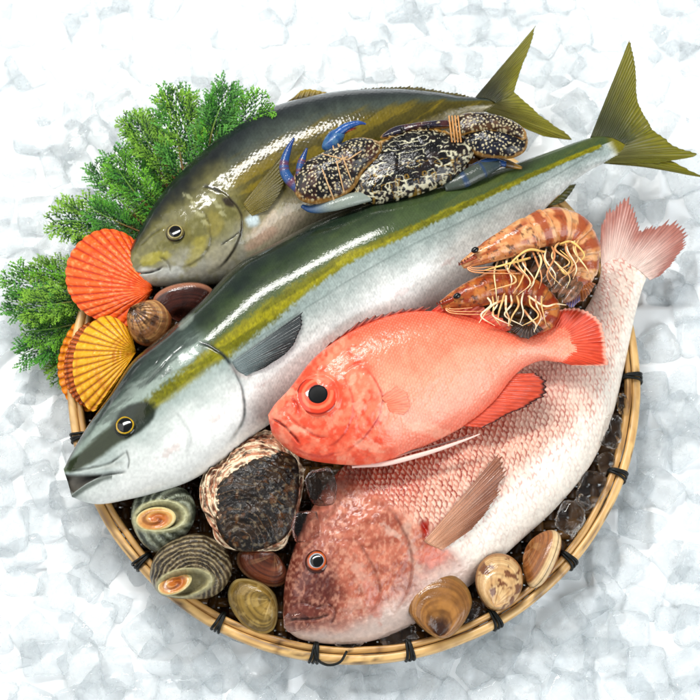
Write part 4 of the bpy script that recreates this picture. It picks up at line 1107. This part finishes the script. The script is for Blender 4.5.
# left (near) claw, folded
L1 = [(293, 188), (294, 176), (302, 165), (318, 156), (336, 147), (354, 139), (370, 139), (382, 145), (378, 158), (364, 172), (354, 188), (338, 199), (316, 204), (300, 200)]
cl = pillow('claw', L1, (328, 173), zc_lin(293, 118, 366, 122), 17, M['crab'], crab, crabc(3, brown=(84, 52, 40)), n=200, m=60, power=.48, zf=bumps(3.5, .95, .5, 3, 1.6))
legtube('finger', [(300, 190, 120), (288, 178, 121), (284, 166, 122), (288, 150, 124), (294, 138, 126)], [5.5, 5.5, 5, 3.6, 1], [(52, 98, 146), (44, 80, 136), (140, 60, 40)], .8, parent=cl)
legtube('finger', [(300, 176, 124), (301, 164, 126), (307, 148, 129)], [4.5, 4, 1], [(54, 92, 138), (46, 78, 130), (150, 70, 44)], .8, parent=cl)
c2 = pillow('claw', [(330, 152), (322, 148), (325, 138), (333, 130), (344, 130), (344, 138), (338, 148)], (334, 141), 118, 7, M['crab'], crab, pcol((46, 96, 148), (84, 124, 156), 5), power=.5, n=80)
legtube('finger', [(334, 136, 120), (346, 127, 122), (358, 123, 124), (366, 124, 124)], [5, 4.5, 3.2, .8], [(54, 102, 156), (40, 78, 140), (60, 110, 170)], .8, parent=c2)
legtube('finger', [(336, 142, 116), (344, 132, 118), (356, 128, 119)], [3, 2.6, .8], [(170, 90, 60), (190, 96, 60), (90, 60, 70)], .8, parent=c2)
# long segment along the front edge
pillow('claw_arm', [(380, 138), (392, 128), (412, 124), (436, 121), (452, 121), (452, 127), (436, 129), (412, 131), (394, 137)], (418, 128), 118, 7, M['crab'], crab, crabc(22, dark=(50, 44, 64), brown=(96, 60, 60), cell=9), power=.5, n=120)
# right claw, two stacked segments
R2 = [(462, 146), (464, 136), (474, 128), (496, 128), (514, 128), (525, 134), (528, 142), (524, 152), (512, 158), (498, 158), (480, 156)]
pillow('claw', R2, (494, 143), 113, 13, M['crab'], crab, crabc(31, dark=(26, 24, 36), brown=(40, 44, 64), cell=3.6, rad=.95), n=180, m=50, power=.48, zf=bumps(3.6, .95, .4, 31, 1.6))
R1 = [(452, 130), (454, 120), (464, 114), (480, 113), (498, 116), (516, 123), (526, 132), (524, 140), (508, 136), (490, 132), (470, 133), (458, 136)]
cl = pillow('claw', R1, (486, 124), 121, 10, M['crab'], crab, crabc(45, pale=(214, 204, 172), dark=(60, 44, 38), brown=(110, 84, 62), cell=3.0, rad=.9), n=180, m=50, power=.48, zf=bumps(3.0, .9, .4, 45, 1.2))
# bindings
mb = MB()
for a, b in (((333, 146), (344, 192)), ((338, 144), (352, 182)), ((322, 154), (356, 162)), ((326, 168), (356, 152)), ((318, 158), (334, 200)), ((340, 165), (366, 148))):
    t = np.linspace(0, 1, 14)
    x = a[0] + (b[0] - a[0]) * t; y = a[1] + (b[1] - a[1]) * t
    z = 119.5 + 18 * np.sqrt(np.maximum(0, 1 - ((t - .5) * 1.75) ** 2))
    mb.tube(W(x, y, z), .75, lin((196, 166, 128)), 6)
mb.build('twine', M['twine'], crab)
mb = MB()
for dx in (0, 3, 6, 9):
    t = np.linspace(0, 1, 12)
    mb.tube(W(449 + dx + 3 * t, 116 + 26 * t, 124 + 8 * np.sin(np.pi * t)), .8, lin((206, 160, 108)), 6)
mb.build('twine', M['twine'], crab)
mb = MB()
for q in ((402, 132), (428, 130)):
    p = W(q[0], q[1], 124); t = np.linspace(0, 1, 6)[:, None]
    mb.tube(p + t * np.array([0, 3, 4]), [1.2, 1.2, 1.4, 2, 2.2, 1.2], lin((30, 24, 26)), 8)
mb.build('eye', M['eye'], crab)

# ------------------------------------------------------------------ prawns
def prawn(label, cl, rad, z, eyep, seed, cols, tailc):
    P0 = W([q[0] for q in cl], [q[1] for q in cl], z)
    root = thing('prawn', label, 'prawn', P0[len(P0) // 2] - np.array([0, 0, 14]), 'prawns')
    n, m = 300, 48
    P = cr(np.hstack([P0, np.array(rad)[:, None]]), n); Rr = P[:, 3]; P = P[:, :3]
    s = np.linspace(0, 1, n)
    T = np.gradient(P, axis=0); T /= np.linalg.norm(T, axis=1)[:, None]
    up = np.array([0, 0, 1.0]); N = np.cross(T, up); N /= np.linalg.norm(N, axis=1)[:, None]; B = np.cross(N, T)
    ph = np.linspace(0, 2 * np.pi, m, endpoint=False)
    S_, PH = np.meshgrid(s, ph, indexing='ij')
    head = S_ < .40
    seg = np.mod((S_ - .40) / .60 * 6.0 - .12 * np.cos(PH), 1.0)
    mod = np.where(head, 1.0 + .02 * np.cos(PH * 3), .93 + .11 * seg ** .6)
    rr = Rr[:, None] * mod * (1 + .1 * (fbm(S_ * 30 + seed, PH * 2, 4) - .5))
    V = P[:, None] + rr[..., None] * (np.cos(PH)[..., None] * N[:, None] * 1.0 + .82 * np.sin(PH)[..., None] * B[:, None])
    nn = fbm(S_ * 26 + seed, PH * 2.2, 4); n3 = fbm(S_ * 60 + seed, PH * 5, 3)
    c = mixc(np.broadcast_to(lin(cols[0]), V.shape), lin(cols[1]), ss(.35, .65, nn))
    c = mixc(c, lin(cols[2]), np.where(head, ss(.5, .7, fbm(S_ * 16 + seed, PH * 3, 3)) * .8, ss(.55, .3, np.abs(seg - .55) * 2 + .5 * (nn - .5)) * .85))
    c = mixc(c, lin(cols[3]), np.where(head, 0, ss(.9, 1, seg) * .5))
    mb = MB()
    c = mixc(c, lin((70, 34, 22)), ss(.6, .72, n3) * np.where(head, .7, .35)); c = mixc(c, lin((236, 206, 160)), ss(.2, -.6, np.sin(PH)) * .6 * np.where(head, 1, .3))
    mb.add(V, grid_faces(n, m, wrapv=True)[:, ::-1], c)
    mb.build('body', M['shrimp'], root)
    # rostrum
    d = P[0] - P[12]; d /= np.linalg.norm(d)
    mb = MB(); t = np.linspace(0, 1, 14)[:, None]
    mb.tube(P[24] + np.array([0, 0, Rr[24] * .6]) + N[24] * 0 + t * (P[0] + d * 4 - P[24]), np.linspace(3.0, .5, 14), lin(cols[2]), 8, 1)
    for k in range(6):
        q = P[24] + np.array([0, 0, Rr[24] * .6]) + (.1 + .13 * k) * (P[0] + d * 9 - P[24])
        mb.tube(np.array([q, q + np.array([-1, 1.5, 3.2])]), [1.2, .3], lin((120, 50, 30)), 6)
    mb.build('rostrum', M['shrimp'], root)
    e = W(eyep[0], eyep[1], eyep[2])
    mb = MB(); t = np.linspace(0, 1, 8)
    mb.tube(e + np.outer(t - .5, [7, 3, 1]), 3.0 * np.sqrt(np.maximum(.04, 1 - (2 * t - 1) ** 2)), lin((18, 15, 16)), 12)
    mb.build('eye', M['eye'], root)
    # antennae
    r = np.random.default_rng(seed)
    for k in range(3):
        p = [P[8], P[8] + np.array([6, -6 - 2 * k, 2]), P[8] + np.array([26 + 12 * k, -6 - 4 * k, 6 + k])]
        mb = MB(); mb.tube(cr(np.array(p), 24), np.linspace(.8, .35, 24), lin((214, 150, 100)), 6); mb.build('antenna', M['leg'], root)
    return root, P, Rr, T, N
def pleg(root, pts, r0=1.7, col=(226, 186, 110), name='leg'):
    p = W([q[0] for q in pts], [q[1] for q in pts], [q[2] for q in pts])
    n = 30; t = np.linspace(0, 1, n)
    mb = MB(); c = mixc(np.broadcast_to(lin(col), (n, 3)), lin((214, 150, 100)), ss(.5, .75, fbm(t * 7 + pts[0][0], t * 0 + pts[0][1], 3)) * .9)
    mb.tube(cr(p, n), .54 * r0 * np.interp(t, [0, .3, .8, 1], [1, 1.1, .7, .3]), c, 8)
    mb.build(name, M['leg'], root)
p2, *_ = prawn('lower brown and orange prawn, its head against the orange red fish', [(441, 305), (458, 299), (478, 292), (500, 286), (522, 289), (541, 299), (549, 313), (541, 325), (528, 330)], [4, 10, 14, 16.5, 15.5, 13, 11, 8, 4],
      [126, 126, 124, 120, 116, 110, 108, 110, 112], (457, 296, 137), 5, [(168, 92, 44), (196, 132, 72), (156, 62, 28), (70, 54, 42)], 0)
p1, *_ = prawn('upper orange banded prawn curled round, resting on the silver fish belly', [(462, 265), (484, 254), (508, 243), (533, 232), (556, 226), (575, 233), (584, 252), (583, 274), (574, 290)], [4, 10, 14.5, 17.5, 18.5, 18, 16, 12, 7],
      [134, 134, 132, 129, 124, 116, 110, 106, 108], (475, 250, 146), 2, [(206, 146, 98), (222, 176, 130), (166, 84, 46), (226, 190, 156)], 0)
r = np.random.default_rng(12)
for i in range(18):
    a = 498 + 4.8 * i; b = 262 - 1.5 * i + r.uniform(-3, 3)
    l = r.uniform(.8, 1.25)
    pleg(p1, [(a, b, 124), (a + 6 * r.uniform(-1, 1), b + 10 * l, 136), (a + r.uniform(-6, 16), b + 24 * l, 140), (a + r.uniform(-14, 22), b + 34 * l, 134)], r.uniform(1.4, 2.1), [(232, 206, 156), (222, 176, 120), (236, 220, 186), (196, 140, 96)][i % 4])
for pts in ([(530, 258, 128), (515, 262, 140), (500, 266, 140), (482, 271, 136)], [(545, 252, 128), (528, 250, 142), (512, 262, 144), (508, 272, 142)], [(560, 244, 126), (572, 242, 136), (584, 254, 134), (580, 262, 130)],
            [(556, 262, 126), (566, 274, 130), (572, 262, 134), (560, 250, 136)]):
    pleg(p1, pts, 2.2, (232, 196, 120))
for i in range(10):
    a = 486 + 6.2 * i; b = 294 + r.uniform(-2, 3)
    pleg(p2, [(a, b, 128), (a + r.uniform(-3, 6), b + 9, 138), (a + r.uniform(-6, 9), b + 20, 138), (a + r.uniform(-10, 16), b + 30, 132)], r.uniform(1.4, 2), [(240, 222, 190), (226, 186, 126)][i % 2])
for pts in ([(505, 300, 132), (494, 304, 140), (486, 312, 138), (479, 323, 134)], [(506, 296, 134), (506, 310, 142), (509, 318, 140), (508, 326, 136)], [(528, 296, 130), (544, 306, 136), (556, 304, 134), (566, 305, 128)], [(524, 310, 126), (530, 318, 130), (536, 325, 128), (534, 332, 122)]):
    pleg(p2, pts, 2.0, (240, 214, 176))
for i in range(7):
    b0 = (546 + 5.5 * i, 256 + 5 * i)
    pillow('swimmeret', [(b0[0], b0[1] - 5), (b0[0] + 4, b0[1]), (b0[0] - 6, b0[1] + 14), (b0[0] - 16, b0[1] + 16), (b0[0] - 10, b0[1] + 2)], (b0[0] - 5, b0[1] + 5), 112 + 2 * i, 3, M['shrimp'], p1, pcol((150, 110, 84), (96, 78, 62), 4), n=40, m=10)
P3 = lambda a: W([q[0] for q in a], [q[1] for q in a], [q[2] for q in a])
fin('tail_fan', P3([(568, 288, 116), (574, 291, 117), (581, 290, 116)]), P3([(564, 304, 119), (571, 309, 121), (580, 302, 119)]), 7, M['shrimp'], p1, (196, 130, 70), (34, 86, 160), (216, 170, 60), .1, 2, .9, 14, seed=31)
fin('tail_fan', P3([(576, 286, 112), (582, 286, 112), (590, 282, 110)]), P3([(574, 303, 113), (586, 300, 112), (596, 284, 108)]), 7, M['shrimp'], p1, (160, 96, 50), (120, 70, 40), (210, 150, 90), .1, 2, .9, 14, seed=32)
fin('tail_fan', P3([(534, 322, 114), (528, 326, 116), (524, 322, 114)]), P3([(544, 330, 118), (526, 340, 118), (508, 330, 116)]), 9, M['shrimp'], p2, (70, 56, 44), (44, 38, 34), (130, 100, 80), .12, 2, .9, 14, seed=33)

# ------------------------------------------------------------------ conifer sprigs
def sprig_mesh(seed, L=120.0, Wd=39.0):
    r = np.random.default_rng(seed)
    segs = []                                         # start, end, r0, r1, tipness
    n = 26
    t = np.linspace(0, 1, n)
    bend = r.uniform(-.25, .25)
    main = np.stack([L * t, L * bend * t ** 2, 5 * np.sin(t * 3) * r.uniform(-1, 1)], -1)
    side = 1
    def perp(d): return np.array([-d[1], d[0], 0])
    for i in range(n * 1):
        tt = (i + .6) / n
        if tt < .06: continue
        p = np.array([np.interp(tt, t, main[:, k]) for k in range(3)])
        d = nrmv(np.array([1, 2 * bend * tt, 0]))
        side = -side
        ln = Wd * (.28 + .72 * math.sin(math.pi * min(1, tt) ** 1.15)) * r.uniform(.6, 1.15) * (.9 if tt < .9 else .6)
        ang = math.radians(r.uniform(30, 50))
        bd = d * math.cos(ang) + perp(d) * side * math.sin(ang); bd[2] = r.uniform(-.15, .3); bd = nrmv(bd)
        m = max(3, int(ln / 4.8)); q = p.copy(); s2 = 1
        cur = r.uniform(.0, .03) * -side
        for j in range(m):
            step = ln / m
            q2 = q + bd * step
            segs.append((q, q2, .8, .7, .3 * j / m))
            bd = nrmv(bd + perp(bd) * cur + np.array([0, 0, -.015]))
            for s2 in (1, -1):
                l2 = (4.5 + 11 * math.sin(math.pi * (j + .7) / (m + .6)) ** .8) * r.uniform(.7, 1.15) * min(1, ln / 22)
                a2 = math.radians(r.uniform(26, 42)); 
                sd = nrmv(bd * math.cos(a2) + perp(bd) * s2 * math.sin(a2) + np.array([0, 0, r.uniform(-.2, .35)]))
                e = q2 + sd * l2
                segs.append((q2, e, .72, .42, .45 + .5 * (j / m)))
                kk = int(l2 / 3.6)
                for u in range(kk):
                    f_ = (u + .7) / (kk + .4); s3 = 1 if u % 2 else -1
                    for s3 in (1, -1):
                        b = q2 + sd * l2 * f_
                        l3 = 4.6 * (1.15 - .6 * f_) * r.uniform(.6, 1.2)
                        td = nrmv(sd * 1.0 + perp(sd) * s3 * .52 + np.array([0, 0, r.uniform(-.1, .3)]))
                        segs.append((b, b + td * l3, .55, .3, .6 + .4 * (j / m)))
            q = q2
    A = np.array([s[0] for s in segs]); Bq = np.array([s[1] for s in segs])
    r0 = np.array([s[2] for s in segs]); r1 = np.array([s[3] for s in segs]); tp = np.array([s[4] for s in segs])
    D = Bq - A; D /= np.linalg.norm(D, axis=1)[:, None] + 1e-9
    Nn = np.cross(D, [0, 0, 1.0]); Nn /= np.linalg.norm(Nn, axis=1)[:, None] + 1e-9
    Bn = np.cross(Nn, D)
    V = np.zeros((len(segs), 9, 3))
    for k, (a, b) in enumerate(((1, 0), (0, .6), (-1, 0), (0, -.6))):
        V[:, k] = A + r0[:, None] * (a * Nn + b * Bn) * .6
        V[:, 4 + k] = (A * .4 + Bq * .6) + (r0 * 1.0)[:, None] * (a * Nn + b * Bn)
    V[:, 8] = Bq
    F = []
    base = np.arange(len(segs)) * 9
    q4 = np.concatenate([np.stack([base + k, base + (k + 1) % 4, base + 4 + (k + 1) % 4, base + 4 + k], -1) for k in range(4)])
    t3 = np.concatenate([np.stack([base + 4 + k, base + 4 + (k + 1) % 4, base + 8], -1) for k in range(4)])
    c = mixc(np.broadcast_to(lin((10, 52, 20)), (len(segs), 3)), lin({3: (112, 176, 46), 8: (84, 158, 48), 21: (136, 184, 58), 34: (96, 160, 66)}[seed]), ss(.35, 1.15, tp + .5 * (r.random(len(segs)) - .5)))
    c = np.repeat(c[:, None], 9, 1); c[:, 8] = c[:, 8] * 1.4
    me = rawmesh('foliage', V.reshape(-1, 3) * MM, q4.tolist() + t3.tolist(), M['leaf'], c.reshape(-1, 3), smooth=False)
    mb = MB(); mb.tube(main, np.linspace(1.7, .5, n), mixc(np.broadcast_to(lin((112, 82, 46)), (n, 3)), lin((92, 140, 50)), ss(.3, .8, t)), 6)
    ms = rawmesh('stem', np.vstack(mb.V) * MM, [f for q in mb.F for f in q.tolist()], M['leaf'], np.vstack(mb.C))
    return me, ms
SPR = [sprig_mesh(s) for s in (3, 8, 21, 34)]
def sprig(k, a, b, z0, z1, roll, label, sc=1.0, wsc=1.0):
    A = W(a[0], a[1], z0); B = W(b[0], b[1], z1)
    d = B - A; L = np.linalg.norm(d); x = d / L
    up = nrmv(np.array([0, 0, 1.0]) - x * x[2]); y = np.cross(up, x)
    up2 = up * math.cos(roll) + y * math.sin(roll); y2 = np.cross(up2, x)
    o = thing('cypress_sprig', label, 'sprig', A, 'green conifer sprigs behind the fish')
    o.rotation_euler = Matrix([[x[i], y2[i], up2[i]] for i in range(3)]).to_euler()
    s = L / 120.0; o.scale = (s, s * wsc, s)
    for nm, me in zip(('foliage', 'stem'), SPR[k]):
        q = bpy.data.objects.new(nm, me); COL.objects.link(q); q.parent = o
SP = [
 (0, (208, 185), (246, 88), 46, 90, .2, 'bright green conifer sprig reaching highest, beside the back of the olive fish', 1.05),
 (1, (205, 190), (222, 84), 44, 84, -.2, 'green conifer sprig second from the highest one', .8),
 (2, (205, 200), (186, 92), 40, 78, .15, 'green conifer sprig with its tip at the top middle of the greenery', .95),
 (3, (195, 210), (150, 98), 40, 74, -.1, 'green conifer sprig pointing up left above the olive fish snout', .95),
 (0, (185, 215), (122, 124), 38, 66, .2, 'green conifer sprig whose tip sticks out left below the upper sprigs', .9),
 (1, (180, 225), (108, 158), 38, 60, -.2, 'green conifer sprig pointing left above the orange scallop, upper of two', 1.0),
 (2, (170, 235), (56, 206), 36, 50, .1, 'long green conifer sprig reaching far left above the orange scallop', .95),
 (3, (160, 240), (82, 180), 34, 52, -.15, 'green conifer sprig pointing left above the orange scallop, lower of two', .9),
 (1, (150, 250), (66, 232), 30, 34, .1, 'green conifer sprig just above the orange scallop', .8),
 (2, (130, 285), (34, 262), 24, 28, .2, 'green conifer sprig reaching left just behind the orange scallop', .7),
 (0, (120, 300), (2, 292), 22, 30, -.1, 'green conifer sprig reaching the left edge of the picture, uppermost there', .8),
 (3, (120, 310), (10, 324), 20, 22, .15, 'green conifer sprig reaching the left edge below another sprig', .9),
 (1, (115, 315), (24, 362), 18, 16, -.1, 'green conifer sprig pointing down left beside the yellow scallop', .95),
 (2, (105, 300), (48, 376), 16, 12, .1, 'green conifer sprig lowest of all, left of the yellow scallop', .8),
 (2, (212, 170), (222, 108), 40, 62, .3, 'short green conifer sprig tucked against the olive fish below the highest sprig', .9),
 (1, (150, 235), (88, 214), 40, 56, .3, 'green conifer sprig pointing left just over the top of the orange scallop', 1.2),
 (2, (185, 195), (136, 112), 46, 80, -.3, 'green conifer sprig crossing over the others at the upper left of the greenery', 1.0),
 (0, (170, 225), (100, 176), 44, 66, .25, 'green conifer sprig crossing over the others at the middle left of the greenery', 1.2),
 (3, (208, 180), (204, 90), 48, 84, .3, 'green conifer sprig crossing over the others near the top of the greenery', 1.2),
 (2, (110, 300), (22, 300), 26, 40, -.3, 'green conifer sprig lying over the others at the left edge of the picture', 1.2),
 (0, (110, 310), (34, 350), 24, 30, .3, 'green conifer sprig lying over the others left of the yellow scallop', 1.2),
 (0, (170, 205), (140, 140), 34, 44, .0, 'dark green conifer sprig in the middle of the greenery', 1.1),
]
for s in SP: sprig(*s[:7], wsc=s[7])

# ------------------------------------------------------------------ clear ice melting in the basket
def ice_piece(px, py, z, sx, sy, sz, rz, seed, label, lump=.15):
    V, F = cube_mesh(seed, None, sx, sy, sz, n=15, lump=lump, e=2.9)
    c, s_ = math.cos(rz), math.sin(rz)
    V = np.stack([V[:, 0] * c - V[:, 1] * s_, V[:, 0] * s_ + V[:, 1] * c, V[:, 2]], -1) + W(px, py, z)
    o = mesh('ice_piece', V, F, M['clear_ice'], None)
    tag(o, label, 'ice', 'clear ice pieces in the basket')
ice_piece(569, 518, 44, 13, 17, 9, -.5, 1, 'knobbly clear ice lump right of the standing tan clam', .16)
ice_piece(592, 490, 36, 15, 17, 8, -.3, 2, 'clear ice piece lying on the brown weave above the knobbly lump')
ice_piece(583, 503, 40, 7, 8, 6, .7, 11, 'small clear ice chip touching the knobbly lump on the brown weave')
ice_piece(606, 462, 36, 9, 10, 6, .4, 12, 'small clear ice chip by the right rim below the tall ice piece')
ice_piece(622, 404, 40, 6, 10, 6, .1, 13, 'narrow clear ice chip highest along the right rim')
ice_piece(350, 643, 36, 13, 6, 6, .1, 14, 'clear ice chip at the front rim under the pink fish mouth')
ice_piece(611, 430, 46, 11, 18, 7, -.1, 3, 'clear ice piece between the pink fish belly and the right rim')
ice_piece(321, 486, 84, 14, 17, 5, .15, 4, 'clear flat ice piece between the oyster and the pink fish forehead')
ice_piece(306, 527, 70, 14, 17, 6, .1, 5, 'clear ice piece above the pink fish eye')
ice_piece(297, 621, 58, 12, 10, 6, .2, 6, 'small rounded clear ice piece on the pink fish mouth')
ice_piece(398, 636, 36, 20, 8, 7, .2, 7, 'clear ice piece under the pink fish chin at the front rim')
ice_piece(470, 612, 34, 12, 9, 7, .8, 8, 'clear ice piece between the tan and the cream clam')
